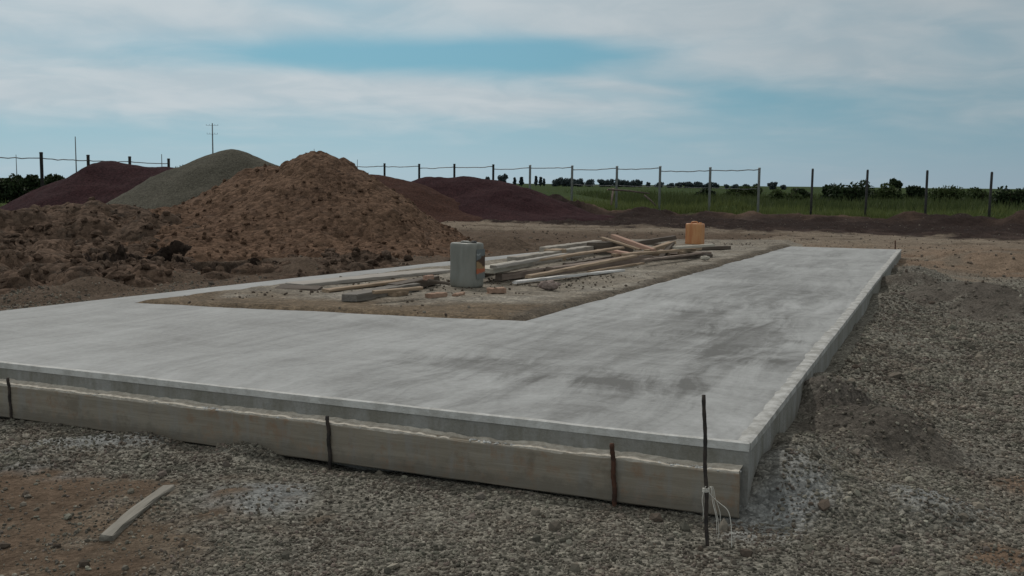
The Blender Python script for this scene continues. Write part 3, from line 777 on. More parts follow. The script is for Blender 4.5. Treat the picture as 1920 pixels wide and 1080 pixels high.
heap('soil_heap', M['soil'], 'tall heap of brown cloddy soil, nearest and largest of the mounds', [
    pk(605, 266, 24.2, 0.68, 0.5), pk(508, 291, 24.6, 0.6, 0.4), pk(455, 345, 23.6, 0.55, 0.4), pk(370, 388, 23.2, 0.5, 0.5), pk(650, 420, 22.3, 0.42, 0.4), pk(740, 415, 23.0, 0.45, 0.4), pk(560, 425, 21.6, 0.5, 0.4), pk(455, 415, 21.6, 0.5, 0.4), pk(345, 383, 22.8, 0.5, 0.4), pk(285, 388, 22.4, 0.5, 0.4), pk(240, 398, 22.2, 0.5, 0.4), pk(330, 420, 21.2, 0.45, 0.4), pk(400, 425, 21.3, 0.45, 0.4), pk(700, 455, 21.0, 0.35, 0.3), pk(790, 440, 22.6, 0.35, 0.3)],
     0.05, (0.07, 0.35), (5600, 0.03, 0.17, 0.56), seed=5, soft=0.16, loose=1500, lmax=0.075)
heap('spoil_bank', M['bank'], 'low rough bank of dug clods beside the trench, left of the tall soil heap', [
    pk(170, 352, 22.0, 0.55, 0.3), pk(120, 362, 21.8, 0.52, 0.4), pk(70, 372, 21.4, 0.5, 0.4), pk(10, 378, 21.0, 0.5, 0.4), pk(225, 368, 22.0, 0.5, 0.4), pk(275, 392, 21.4, 0.5, 0.4),
    pk(-50, 380, 20.8, 0.5, 0.4), pk(-130, 380, 20.6, 0.5, 0.4), pk(-220, 380, 20.6, 0.5, 0.4), pk(150, 440, 18.4, 0.5, 0.3), pk(60, 452, 17.8, 0.5, 0.3), pk(-50, 455, 17.4, 0.5, 0.3), pk(110, 490, 16.4, 0.4, 0.3),
    pk(180, 482, 16.8, 0.5, 0.2), pk(40, 498, 15.2, 0.35, 0.3), pk(140, 512, 15.0, 0.35, 0.3), pk(-60, 495, 14.8, 0.35, 0.3), pk(230, 515, 15.3, 0.35, 0.25),
    pk(318, 510, 15.8, 0.5, 0.15), pk(590, 494, 17.2, 0.45, 0.2), pk(650, 490, 18.0, 0.4, 0.3)],
     0.07, (0.14, 0.35), (5200, 0.05, 0.36, 0.62), seed=15, soft=0.14, loose=2600)
heap('gravel_heap', M['greygravel'], 'smooth rounded heap of grey crushed stone behind the brown soil', [
    pk(434, 278, 29.0, 0.60, 0.7), pk(362, 318, 29.3, 0.60, 0.6)], 0.06, (0.05, 0.3), (500, 0.04, 0.09, 0.3), seed=25, soft=0.4)
heap('gravel_heap', M['purple'], 'dark purple gravel heap with two crests before the left wire fence', [
    pk(205, 300, 33.0, 0.56, 0.6), pk(318, 312, 33.0, 0.46, 0.7), pk(262, 322, 33.0, 0.46, 0.7)], 0.07, (0.07, 0.4), (300, 0.04, 0.1, 0.3), seed=35, soft=0.35)
heap('gravel_heap', M['purple'], 'broad dark purple gravel heap right of the brown soil, long low right flank', [
    pk(812, 328, 45.0, 0.48, 0.6), pk(875, 328, 45.0, 0.48, 0.6), pk(925, 338, 44.6, 0.42, 0.7), pk(975, 362, 44.0, 0.40, 0.6)], 0.08, (0.08, 0.5), (300, 0.05, 0.12, 0.3), seed=45, soft=0.4)
heap('gravel_heap', M['redgravel'], 'dark reddish brown gravel heap half hidden between the soil and the purple heap', [
    pk(690, 327, 43.0, 0.42, 0.9), pk(740, 338, 43.5, 0.4, 0.8)], 0.08, (0.08, 0.4), (300, 0.05, 0.12, 0.3), seed=55, soft=0.4)

# ------------------------------------------------------------------ boards, beams and stakes
def board_mesh(L, w, h, seed=0, bend=0.0, sag=0.0, rough=0.003, bev=0.006, twist=0.0, n=None):
    bm = bmesh.new(); n = n or max(6, int(L / 0.12))
    rng = random.Random(seed)
    prof = [(-w / 2 + bev, 0), (w / 2 - bev, 0), (w / 2, bev), (w / 2, h - bev), (w / 2 - bev, h), (-w / 2 + bev, h), (-w / 2, h - bev), (-w / 2, bev)]
    rings = []
    for i in range(n + 1):
        t = i / n; x = L * t
        cy = bend * 4 * t * (1 - t); cz = sag * 4 * t * (1 - t)
        a = twist * (t - 0.5); ca, sa = math.cos(a), math.sin(a)
        row = []
        for (py, pz) in prof:
            py2 = py + rng.uniform(-rough, rough); pz2 = pz + rng.uniform(-rough, rough)
            ex = rng.uniform(-0.008, 0.008) if i in (0, n) else 0
            row.append(bm.verts.new((x + ex, py2 * ca - (pz2 - h / 2) * sa + cy, py2 * sa + (pz2 - h / 2) * ca + h / 2 + cz)))
        rings.append(row)
    m_ = len(prof)
    for i in range(n):
        for j in range(m_):
            bm.faces.new((rings[i][j], rings[i + 1][j], rings[i + 1][(j + 1) % m_], rings[i][(j + 1) % m_]))
    bm.faces.new(rings[0]); bm.faces.new(rings[-1])
    return bm

def board(name, p0, p1, w, h, mat, label, cat='board', group=None, roll=0.0, **kw):
    p0, p1 = Vector(p0), Vector(p1); d = p1 - p0; L = d.length; d.normalize()
    y = Vector((0, 0, 1)).cross(d).normalized(); z = d.cross(y)
    o = bm_obj(name, board_mesh(L, w, h, **kw), M[mat])
    m4 = Matrix((d, y, z)).transposed().to_4x4() @ Matrix.Rotation(roll, 4, 'X'); m4.translation = p0
    o.matrix_world = m4
    return tag(o, label, cat, group)

# formwork board along the front, its rods, debris on top
nrm = -DIR_R
f0 = C_FR + DIR_F * 0.025; f0.z = 0.0
fa = f0 + nrm * 0.075; fa = Vector((fa.x, fa.y, 0.015))
L1 = 6.3
fb = fa + DIR_F * L1
FB1 = board('formwork_board', fa, fb, 0.052, 0.205, 'form', 'long weathered formwork plank along the front of the slab', 'formwork board', seed=3, rough=0.002)
def debris(a, b, n, seed, zt):
    """crumbs of dried mortar lying along the top edge of the plank"""
    rng = random.Random(seed); bm = bmesh.new()
    for i in range(n):
        t = rng.random(); p = Vector(a).lerp(Vector(b), t)
        if fbm(np.array([p.x * 2.0]), np.array([p.y * 2.0]), 1.2, 3, 205)[0] < -0.25: continue
        p = p + nrm * rng.uniform(-0.018, 0.018); p.z = zt
        mt = Matrix.Translation(p) @ Matrix.Rotation(rng.uniform(0, 6.3), 4, 'Z') @ Matrix.Diagonal((rng.uniform(0.6, 1.7), rng.uniform(0.5, 1.0), rng.uniform(0.25, 0.7), 1))
        r = bmesh.ops.create_icosphere(bm, subdivisions=1, radius=rng.uniform(0.004, 0.013), matrix=mt)
    return bm
CR_A = fa + Vector((0, 0, 0.205)); CR_B = fb + Vector((0, 0, 0.205))
def crust(a, b, seed, par):
    L = (b - a).length; n = int(L / 0.018); d = (b - a).normalized(); inw = -nrm; bm = bmesh.new(); V = []
    for i in range(n + 1):
        p = a + d * (L * i / n); q = np.array([p.x]); r = np.array([p.y])
        on_ = float(fbm(q, r, 1.1, 3, seed)[0]) + 0.5 * float(fbm(q, r, 6.0, 3, seed + 2)[0]) + 0.22
        hh = min(0.010, max(-0.006, on_ * 0.04)) + 0.007 * float(fbm(q, r, 22.0, 2, seed + 5)[0])
        e = 0.024 + 0.004 * float(fbm(q, r, 15.0, 2, seed + 6)[0])
        V.append([bm.verts.new(p + inw * u + Vector((0, 0, v))) for u, v in ((-e, -0.008), (-e * 0.9, hh * 0.8), (-0.2 * e, hh + 0.002 * math.sin(i * 1.7)), (0.05, hh - 0.004 + 0.006 * float(fbm(q, r, 9.0, 2, seed + 8)[0])), (0.074, hh + 0.004))])
    for i in range(n):
        for j in range(4): bm.faces.new((V[i][j], V[i + 1][j], V[i + 1][j + 1], V[i][j + 1]))
    o = bm_obj('mortar_crust', bm, M['crust'], None, False); o.parent = par; o.matrix_parent_inverse = par.matrix_world.inverted()
bpy.context.view_layer.update()
crust(CR_A, CR_B, 301, FB1)
tag(bm_obj('mortar_crumbs', debris(fa, fb, 800, 5, 0.222), M['lip'], None, True), 'pale mortar crumbs scattered along the top edge of the formwork plank', 'mortar crumbs', kind='stuff')

def rod(name, base, top, r, mat, label, group):
    e = (Vector(top) - Vector(base)); n = 26
    bm = bmesh.new(); pts = [Vector(base) + e * (i / n) + Vector((0.002 * math.sin(i * 0.7), 0.002 * math.cos(i * 0.9), 0)) for i in range(n + 1)]
    tube(bm, pts, [r * (1.0 + (0.12 if i % 2 else -0.04)) for i in range(n + 1)], 7)
    return tag(bm_obj(name, bm, M[mat], None, True), label, 'stake', group)

def front_rod(px_b, py_b, py_t, px_t, r, mat, label):
    # rods stand against the outer face of the formwork
    q = fa + nrm * (0.028 + r); dd = ray(px_b, py_b); o_ = Vector((0, 0, CAM_H))
    nn = Vector((nrm.x, nrm.y, 0)); tt = (q - o_).dot(nn) / dd.dot(nn); b = o_ + dd * tt
    dt = ray(px_t, py_t); t2 = (q - o_).dot(nn) / dt.dot(nn); tp = o_ + dt * t2
    b = tp + (b - tp) * 1.0
    gz_ = float(ground_h(np.array([b.x]), np.array([b.y]))[0])
    b2 = b.copy(); b2.z = gz_ - 0.08
    return rod('steel_stake', b2, tp, r, mat, label, 'stakes along the formwork')
front_rod(22, 768, 708, 15, 0.009, 'darksteel', 'short dark stake against the formwork at the far left edge')
front_rod(621, 870, 780, 614, 0.010, 'darksteel', 'short dark stake at the middle of the formwork plank')
front_rod(1155, 960, 831, 1148, 0.011, 'rust', 'short rusty red stake on the formwork left of the tall rod')
tall_b = at(1328, 1032, 0.0); tall_t = atY(1320, 740, tall_b.y + 0.10)
tall = rod('steel_stake', (tall_b.x, tall_b.y, -0.08), tall_t, 0.008, 'darksteel', 'tall thin dark rod near the slab corner with white string tied on', 'stakes along the formwork')
# string
bm = bmesh.new()
def along_rod(z):
    t = (z + 0.08) / (tall_t.z + 0.08); return Vector((tall_b.x, tall_b.y, -0.08)).lerp(tall_t, t)
kn = along_rod(0.245)
tube(bm, [kn + Vector((0.013 * math.cos(a), 0.013 * math.sin(a), 0.006 * a / 6.28 - 0.012)) for a in np.linspace(0, 18.8, 40)], 0.0022, 5)
for dx, dy, ln in ((0.03, -0.02, 0.16), (0.022, -0.03, 0.13), (0.035, -0.012, 0.11), (-0.012, -0.02, 0.09)):
    tube(bm, [kn + Vector((dx * (1 - (1 - t) ** 2) * 1.6 + 0.004 * math.sin(9 * t), dy * t * 2, 0.02 * math.sin(3.14 * min(1, t * 2.2)) - ln * t * t * 1.3)) for t in np.linspace(0, 1, 14)], 0.0013, 5)
e1 = at(1372, 1030, 0.015)
tube(bm, [kn.lerp(e1, t) + Vector((0.03 * math.sin(3.14 * t), 0, 0.045 * math.sin(3.14 * t) - 0.02 * math.sin(6.28 * t))) for t in np.linspace(0, 1, 20)], 0.0018, 5)
tag(bm_obj('string', bm, M['string'], None, True), 'frayed white string knotted to the tall rod and trailing on the gravel', 'string')

# loose board on the gravel, lower left
b0 = at(200, 1022, 0.0); b1 = at(318, 928, 0.0)
board('loose_board', b0 + Vector((0, 0, 0.012)), b1 + Vector((0, 0, 0.02)), 0.058, 0.032, 'old_wood', 'short grey weathered board lying alone on the gravel, lower left', seed=9, bend=0.012, rough=0.004)

ZI0 = 0.345
def on(px, py, dz=0.0): return at(px, py, ZI0 + dz)
# planks beside and behind the grey canister
board('plank', on(552, 538, 0.0), on(838, 510, 0.0), 0.30, 0.04, 'dirty_board', 'long wide mortar smeared plank left of the grey canister', seed=21, bend=0.03)
board('plank', on(522, 540), on(600, 543), 0.15, 0.022, 'dark_wood', 'short dark board at the left tip of the long wide plank', seed=22, roll=0.18)
board('timber', on(655, 566), on(775, 543), 0.17, 0.075, 'mid_wood', 'thick dark grey beam lying left of the grey canister, in front', 'timber', seed=23, rough=0.006)
board('timber', on(735, 549, 0.0), on(815, 532, 0.0), 0.13, 0.09, 'dark_wood', 'short dark beam between the thick grey beam and the grey canister', 'timber', seed=24, rough=0.006)
board('plank', on(802, 528, 0.10), on(842, 535, 0.06), 0.05, 0.03, 'dark_wood', 'small dark stick leaning against the left side of the grey canister', seed=25)
board('wood_offcut', on(797, 525, 0.10), on(810, 523, 0.10), 0.06, 0.045, 'pink_wood', 'small orange red offcut resting on the dark beam left of the canister', 'offcut', seed=26)
board('wood_offcut', on(733, 556, 0.0), on(758, 552, 0.0), 0.10, 0.06, 'tan_wood', 'pale tan wooden block leaning on the thick dark beam', 'offcut', seed=27, roll=0.3, rough=0.006)
board('brick', on(803, 560), on(834, 557), 0.09, 0.05, 'brick', 'orange brick piece lying in front of the grey canister', 'brick', seed=28, rough=0.006)
board('brick', on(852, 557), on(868, 553), 0.05, 0.03, 'brick', 'small dark brick chip between the orange brick and the canister foot', 'brick', seed=29, rough=0.006)
board('brick', on(915, 550), on(946, 549), 0.10, 0.055, 'brick', 'orange brick piece just right of the grey canister', 'brick', seed=30, rough=0.006)
board('timber', on(898, 518, 0.0), on(985, 500, 0.0), 0.14, 0.10, 'dark_wood', 'dark timber under the pale board right of the grey canister', 'timber', seed=31)
board('plank', on(905, 512, 0.105), on(983, 497, 0.105), 0.30, 0.055, 'pale_wood', 'wide pale board end right behind the grey canister', seed=32)
board('timber', on(960, 502), on(1105, 478), 0.16, 0.15, 'grey_wood', 'long grey weathered beam right of the pale board', 'timber', seed=33, rough=0.005)
board('timber', on(1020, 485, 0.0), on(1120, 470, 0.0), 0.16, 0.18, 'grey_wood', 'grey beam behind the long weathered beam with a dark knot', 'timber', seed=34, rough=0.005)
board('timber', on(1110, 478, 0.0), on(1178, 472, 0.0), 0.2, 0.2, 'dark_wood', 'thick dark beam at the left end of the heap of crossed planks', 'timber', seed=35, rough=0.006)
board('wood_offcut', on(1030, 489, 0.0), on(1052, 487, 0.0), 0.2, 0.17, 'tan_wood', 'tan yellow block against the long grey weathered beam', 'offcut', seed=36, rough=0.01)
board('plank', on(935, 526), on(1172, 490), 0.10, 0.075, 'red_wood', 'long reddish brown plank right of the grey canister, farther of two', seed=37, bend=-0.03)
board('plank', on(1030, 516), on(1216, 490), 0.12, 0.10, 'red_wood', 'long reddish brown plank nearer of two, ending at the crossed planks', seed=38)
board('plank', on(965, 532, 0.005), on(1168, 509, 0.01), 0.07, 0.03, 'white_wood', 'narrow white painted board, nearest of the long planks', seed=39, bend=0.03)
board('brick', on(1012, 538), on(1045, 535), 0.10, 0.035, 'pinkstone', 'flat dark brick under the pinkish lump beside the white board', 'brick', seed=40, rough=0.008)

def rock(name, loc, r, sc, mat, label, seed, cat='stone'):
    bm = bmesh.new(); bmesh.ops.create_icosphere(bm, subdivisions=3, radius=r)
    rng = np.random.default_rng(seed)
    for v in bm.verts:
        c = v.co.normalized()
        nz = fbm(np.array([c.x * 2 + seed]), np.array([c.y * 2 + c.z * 1.7]), 1.3, 3, seed)[0]
        v.co = Vector((v.co.x * sc[0], v.co.y * sc[1], v.co.z * sc[2])) * (1 + 0.32 * nz)
    o = bm_obj(name, bm, M[mat]); o.location = loc
    return tag(o, label, cat)
rock('stone', on(1028, 535, 0.05), 0.075, (1.3, 0.9, 0.8), 'pinkstone', 'pinkish lump of rubble lying across the white board', 3)
rock('stone', on(1322, 484, 0.05), 0.06, (1.2, 0.8, 0.6), 'pale_wood', 'small pale lump at the right tip of the crossed planks', 6)

# crossed planks before the orange canister
def at2(px, py, Yd): return atY(px, py, Yd)
Yb = at(1240, 485, ZI0).y
XP = 'crossed planks by the orange canister'
board('plank', at2(1148, 446, Yb + 0.5), at2(1226, 474, Yb - 0.1), 0.10, 0.06, 'pink_wood', 'salmon plank sloping down to the right across the heap', group=XP, seed=51)
board('plank', at2(1128, 447, Yb + 1.2), at2(1200, 470, Yb + 0.7), 0.09, 0.03, 'tan_wood', 'thin tan plank sloping down behind the salmon plank', group=XP, seed=52)
board('plank', at2(1212, 474, Yb - 0.1), at2(1263, 457, Yb + 0.3), 0.11, 0.05, 'tan_wood', 'tan plank sloping up to the right from the salmon one', group=XP, seed=53)
board('plank', at2(1180, 463, Yb + 1.0), at2(1266, 449, Yb + 1.2), 0.12, 0.07, 'dark_wood', 'dark plank raised at the back of the crossed planks', group=XP, seed=54)
board('plank', on(1190, 490), on(1330, 483), 0.14, 0.06, 'dark_wood', 'dark plank flat on the sand in front of the crossed planks', group=XP, seed=55)
board('plank', on(1255, 483, 0.0), on(1330, 480, 0.0), 0.10, 0.07, 'red_wood', 'short reddish plank at the right foot of the crossed planks', group=XP, seed=56)
board('plank', at2(1262, 467, Yb + 0.1), at2(1336, 462, Yb + 0.5), 0.10, 0.04, 'pale_wood', 'pale plank tilted across the right half of the heap', group=XP, seed=57)
board('plank', on(1195, 484, 0.0), on(1262, 476, 0.0), 0.14, 0.10, 'red_wood', 'thick reddish plank low in the middle of the crossed planks', group=XP, seed=58)
board('plank', on(1262, 470, 0.0), on(1366, 467, 0.0), 0.14, 0.06, 'dark_wood', 'dark plank flat at the foot of the orange canister', group=XP, seed=59)
board('plank', at2(1240, 486, Yb - 0.2), at2(1262, 456, Yb + 0.3), 0.09, 0.05, 'dark_wood', 'short dark plank propped steeply in the middle of the heap', group=XP, seed=60)
board('plank', on(1150, 484, 0.02), on(1232, 478, 0.05), 0.12, 0.07, 'tan_wood', 'tan plank buried under the left side of the salmon plank', group=XP, seed=61)
board('plank', on(1275, 477, 0.07), on(1312, 468, 0.07), 0.08, 0.05, 'tan_wood', 'short tan plank under the pale tilted plank', group=XP, seed=62)
GK = 'loose planks between the two canisters'
for a_, b_, w_, h_, mt, dz, lab in (
        ((990, 522), (1190, 482), 0.08, 0.035, 'tan_wood', (0.08, 0.12), 'narrow tan plank lying on the two long reddish planks'),
        ((1000, 491), (1165, 466), 0.11, 0.03, 'tan_wood', (0.17, 0.20), 'thin tan plank lying along the top of the grey beams'),
        ((925, 504), (1060, 480), 0.09, 0.04, 'dirty_board', (0.17, 0.18), 'smeared pale plank on top of the long grey weathered beam'),
        ((1060, 500), (1180, 480), 0.09, 0.05, 'dark_wood', (0.0, 0.0), 'thin dark plank in the gap behind the reddish planks'),
        ((1105, 512), (1205, 496), 0.07, 0.03, 'tan_wood', (0.0, 0.0), 'short tan slat between white board and nearer reddish plank'),
        ((1170, 480), (1300, 470), 0.09, 0.04, 'tan_wood', (0.12, 0.10), 'long tan slat lying across the crossed planks'),
        ((1205, 490), (1320, 476), 0.07, 0.03, 'red_wood', (0.08, 0.06), 'thin reddish slat across the front of the crossed planks'),
        ((1225, 466), (1290, 474), 0.08, 0.04, 'tan_wood', (0.10, 0.06), 'tan slat pointing at the foot of the orange canister'),
        ((1140, 472), (1200, 484), 0.10, 0.05, 'pink_wood', (0.10, 0.05), 'short salmon plank under the long salmon plank'),
        ((1175, 455), (1240, 462), 0.09, 0.05, 'dark_wood', (0.10, 0.08), 'short dark plank at the back left of the crossed planks'),
        ((700, 551), (790, 543), 0.06, 0.03, 'tan_wood', (0.08, 0.09), 'thin tan stick on the thick beam left of the grey canister'),
        ((610, 548), (760, 528), 0.10, 0.03, 'tan_wood', (0.0, 0.0), 'thin tan plank in front of the wide smeared plank')):
    board('plank', on(a_[0], a_[1], dz[0]), on(b_[0], b_[1], dz[1]), w_, h_, mt, lab, group=GK, seed=hash2(np.array([a_[0]]), np.array([b_[0]]), 3)[0])
# small marker peg at the far right corner
pb = at(1685, 468, ZS)
rod('steel_stake', (pb.x - 0.03, pb.y + 0.06, 0.0), Vector((pb.x - 0.05, pb.y + 0.06, ZS + 0.17)), 0.012, 'rust', 'small peg standing at the far right corner of the slab', 'stakes along the formwork')

# ------------------------------------------------------------------ plastic canisters
def canister(name, loc, rz, w, d, H, mat, label, handle_low=True):
    root = empty(name, loc, rz)
    tag(root, label, 'canister')
    N = 48
    def ring(z, sx, sy, rib):
        out = []
        for i in range(N):
            a = 2 * math.pi * (i + 0.5) / N; c, s = math.cos(a), math.sin(a); e = 5.0
            r = (abs(c) ** e + abs(s) ** e) ** (-1 / e)
            x, y = c * r, s * r
            # upright grooves in the middle of every side
            gx = math.exp(-(x / 0.11) ** 2) if abs(y) > 0.85 else 0
            gy = math.exp(-(y / 0.11) ** 2) if abs(x) > 0.85 else 0
            q = 1 - rib * 0.075 * max(gx, gy)
            out.append((x * sx * q, y * sy * q, z))
        return out
    hw, hd = w / 2, d / 2
    lv = [(0.0, 0.90, 0), (0.008, 0.96, 0), (0.025, 0.995, 0.4)] + [(0.05 + (H - 0.13) * t, 1.0 - 0.012 * math.sin(math.pi * t) * (1 if abs(t - 0.5) < .3 else 0), 1) for t in np.linspace(0, 1, 9)] + \
         [(H - 0.045, 1.0, 0.9), (H - 0.022, 0.99, 0.7), (H - 0.009, 0.965, 0.5), (H - 0.002, 0.92, 0.3), (H, 0.85, 0)]
    bm = bmesh.new(); rings = []
    for z, s_, rib in lv: rings.append([bm.verts.new(v) for v in ring(z, hw * s_, hd * s_, rib)])
    # sunken middle of the top where the grip sits
    for s_, dz in ((0.62, 0.0), (0.56, -0.02), (0.3, -0.028)):
        rings.append([bm.verts.new(v) for v in ring(H + dz, hw * s_, hd * s_, 0)])
    for i in range(len(rings) - 1):
        for j in range(N): bm.faces.new((rings[i][j], rings[i][(j + 1) % N], rings[i + 1][(j + 1) % N], rings[i + 1][j]))
    bm.faces.new(rings[0]); bm.faces.new(rings[-1])
    body = bm_obj('body', bm, M[mat], root, True)
    bm = bmesh.new(); lift = 0.006 if handle_low else 0.03
    tube(bm, [(-hw * 0.5, 0, H - 0.03), (-hw * 0.45, 0, H + lift * 0.6), (-hw * 0.3, 0, H + lift), (hw * 0.15, 0, H + lift), (hw * 0.28, 0, H + lift * 0.6), (hw * 0.32, 0, H - 0.03)], 0.014, 10)
    bm_obj('handle', bm, M[mat], root, True)
    bm = bmesh.new()
    tube(bm, [(hw * 0.62, 0, H - 0.03), (hw * 0.62, 0, H + 0.012), (hw * 0.62, 0, H + 0.022)], [0.030, 0.030, 0.026], 16)
    bm_obj('cap', bm, M['cap' if handle_low else mat], root, True)
    return root, hw, hd

gp = at(868, 540, ZI0)
grey, hw, hd = canister('plastic_canister', (gp.x + 0.03, gp.y + 0.24, ZI0 - 0.012), R(-38), 0.335, 0.27, 0.50, 'can_grey', 'grey green plastic canister with a worn orange label, standing by the planks')
m_lab, k = new_mat('worn_printed_label')
o_ = k.coord('Object'); sp = k.node('ShaderNodeSeparateXYZ'); k.put(sp.inputs[0], o_)
lx, lz = sp.outputs[1], sp.outputs[2]
nz_ = k.noise(o_, 16, 3, 0.6)
zz = k.math('ADD', lz, k.math('MULTIPLY', k.math('SUBTRACT', nz_, 0.5), 0.10))
c = k.mix(k.step(zz, 0.155, 0.175), (0.17, 0.18, 0.17), (0.40, 0.125, 0.06))
c = k.mix(k.step(zz, 0.205, 0.225), c, (0.30, 0.20, 0.10))
c = k.mix(k.step(k.math('ADD', zz, k.math('MULTIPLY', lx, 0.5)), 0.27, 0.29), c, (0.07, 0.04, 0.025))
c = k.mix(k.step(k.math('SUBTRACT', zz, k.math('MULTIPLY', lx, 0.4)), 0.315, 0.335), c, (0.14, 0.16, 0.165))
bar = k.math('MULTIPLY', k.step(k.math('ABSOLUTE', k.math('SUBTRACT', zz, 0.375)), 0.006, 0.016, 1.0, 0.0), k.step(lx, 0.02, 0.05, 1.0, 0.0))
c = k.mix(k.math('MULTIPLY', bar, 0.7), c, (0.36, 0.38, 0.38))
k.out(c, 0.5)
bm = bmesh.new(); nx_, nz2 = 8, 14; V = []
for i in range(nx_ + 1):
    V.append([bm.verts.new((hw + 0.004, hd * (0.84 - 1.1 * i / nx_), 0.10 + 0.33 * j / nz2)) for j in range(nz2 + 1)])
for i in range(nx_):
    for j in range(nz2): bm.faces.new((V[i][j], V[i][j + 1], V[i + 1][j + 1], V[i + 1][j]))
bm_obj('label_sticker', bm, m_lab, grey)

op = at(1306, 459, ZI0)
canister('plastic_canister', (op.x, op.y + 0.2, ZI0 - 0.02), R(-32), 0.34, 0.27, 0.43, 'can_orange', 'faded orange plastic canister standing behind the crossed planks', False)

# ------------------------------------------------------------------ fences and posts
def gz(x, y): return float(ground_h(np.array([x]), np.array([y]))[0])
def fence_post(parent, px, py_top, Yd, r, mat, name='post'):
    t = atY(px, py_top, Yd); b = gz(t.x, t.y) - 0.15
    bm = bmesh.new()
    tube(bm, [(t.x, t.y, b), (t.x, t.y, t.z - 0.06), (t.x, t.y, t.z - 0.05), (t.x, t.y, t.z - 0.012), (t.x, t.y, t.z)], [r, r, r * 1.12, r * 1.12, r * 0.6], 10)
    return bm_obj(name, bm, M[mat], parent, True), t

def span(parent, a, b, dza, dzb, r, seed, name='rail'):
    rng = random.Random(seed); bm = bmesh.new(); n = 9; pts = []
    for i in range(n + 1):
        t = i / n; p = a.lerp(b, t); p.z += dza + (dzb - dza) * t - 0.03 * math.sin(math.pi * t) + (rng.uniform(-0.018, 0.018) if 0 < i < n else 0)
        pts.append(p)
    tube(bm, pts, r, 6)
    return bm_obj(name, bm, M['wire'], parent, True)

def yb(px):   # distance of the back fence where a sight line crosses it
    A, B = Vector((-7.5, 60)), Vector((20.8, 44)); s_ = (px - 960) / 1900.0
    e = B - A; t = (s_ * A.y - A.x) / (e.x - s_ * e.y); return A.y + e.y * t
back = empty('wire_fence', (at(994, 400).x, 57, 0)); BO = back.location.copy()
tag(back, 'back wire fence of grey posts with a thin top rail, behind the purple heap', 'fence')
tops = []
bp = [(661, 305, 'post_dark'), (721, 306, 'post_dark'), (786, 307, 'post_dark'), (852, 307, 'post_dark'), (925, 308, 'post_dark'), (994, 309, 'post'), (1073, 310, 'post'), (1157, 311, 'post'), (1238, 311, 'post'), (1332, 313, 'post'), (1424, 314, 'post')]
for px, py, mt in bp:
    o, t = fence_post(back, px, py, yb(px), 0.062, mt); tops.append(t); o.location -= BO
lift = [(-0.24, -0.16), (-0.2, -0.14), (-0.26, -0.18), (-0.2, -0.12), (-0.26, -0.16), (-0.18, -0.1), (-0.24, -0.12), (-0.16, -0.1), (-0.26, -0.18), (-0.16, -0.1)]
for i in range(len(tops) - 1):
    o = span(back, tops[i], tops[i + 1], lift[i][0], lift[i][1], 0.026, i); o.location -= BO
    if i >= 6:
        o = span(back, tops[i], tops[i + 1], -1.0, -1.02, 0.012, i + 40, 'wire'); o.location -= BO
lf = empty('wire_fence', (-16.5, 37, 0)); LO = lf.location.copy()
tag(lf, 'left wire fence of dark posts with one sagging wire, behind the twin crested purple heap', 'fence')
tl = []
for px, py, Yd in ((-40, 280, 34.2), (77, 285, 37.0), (165, 290, 39.7), (243, 293, 42.3), (316, 297, 45.0)):
    o, t = fence_post(lf, px, py, Yd, 0.060, 'post_dark'); tl.append(t); o.location -= LO
for i in range(len(tl) - 1):
    o = span(lf, tl[i], tl[i + 1], -0.22, -0.22, 0.02, i + 70, 'wire'); o.location -= LO
for px, py, Yd, lab in ((1524, 316, 0, 'dark bare post, first right of the railed grey fence'), (1627, 318, 0, 'dark bare post second right of the railed fence, beside the dark bush'),
                        (1739, 319, 0, 'dark bare post third right of the railed fence, past the round tree'), (1860, 322, 0, 'dark bare post nearest the right edge, beside a brown dirt hump')):
    Yd = yb(px); t = atY(px, py, Yd); b = gz(t.x, t.y)
    bm = bmesh.new(); H = t.z - b; lean = random.uniform(-0.02, 0.02)
    tube(bm, [(lean, 0, -0.15), (lean * .5, 0, H * 0.5), (0, 0, H - 0.05), (0, 0, H)], [0.058, 0.057, 0.055, 0.04], 10)
    o = bm_obj('fence_post', bm, M['post_dark'], None, True); o.location = (t.x, t.y, b)
    tag(o, lab, 'post', 'bare posts right of the fence')

# distant utility poles
def pole(px, py, Hm, lab, arms=0, r=0.16):
    hz = 344 + 0.011 * (px - 1000); D = (Hm - CAM_H) * FPX / (hz - py)
    t = atY(px, py, D)
    root = empty('utility_pole', (t.x, t.y, 0)); tag(root, lab, 'utility pole', 'utility poles on the horizon')
    bm = bmesh.new(); tube(bm, [(0, 0, -0.3), (0, 0, t.z * 0.5), (0, 0, t.z)], [r, r * 0.85, r * 0.65], 8)
    bm_obj('pole_shaft', bm, M['pole'], root, True)
    for a in range(arms):
        bm = bmesh.new(); z = t.z - 0.35 - 1.35 * a
        hwid = 0.95 - 0.1 * a
        tube(bm, [(-hwid, -0.12, z), (hwid, -0.12, z)], 0.022, 6)
        arm = bm_obj('crossarm', bm, M['pole'], root, True)
        for sx in (-0.95, -0.45, 0.45, 0.95):
            bm = bmesh.new(); tube(bm, [(sx * hwid, -0.12, z + 0.05), (sx * hwid, -0.12, z + 0.15), (sx * hwid, -0.12, z + 0.2)], [0.02, 0.03, 0.02], 6)
            bm_obj('insulator', bm, M['pole'], arm, True)
pole(398, 231, 10.5, 'tall utility pole rising behind the grey stone heap, with crossarms', 2, 0.13)
pole(141, 256, 10.0, 'utility pole standing between the two left dark fence posts', 0, 0.14)
pole(303, 289, 10.0, 'small far utility pole just left of the fourth dark fence post', 0, 0.18)
pole(30, 290, 9.0, 'faint far utility pole near the left edge above the weeds', 0, 0.15)
pole(589, 279, 10.0, 'thin utility pole tip peeking over the crest of the brown soil heap', 0, 0.10)
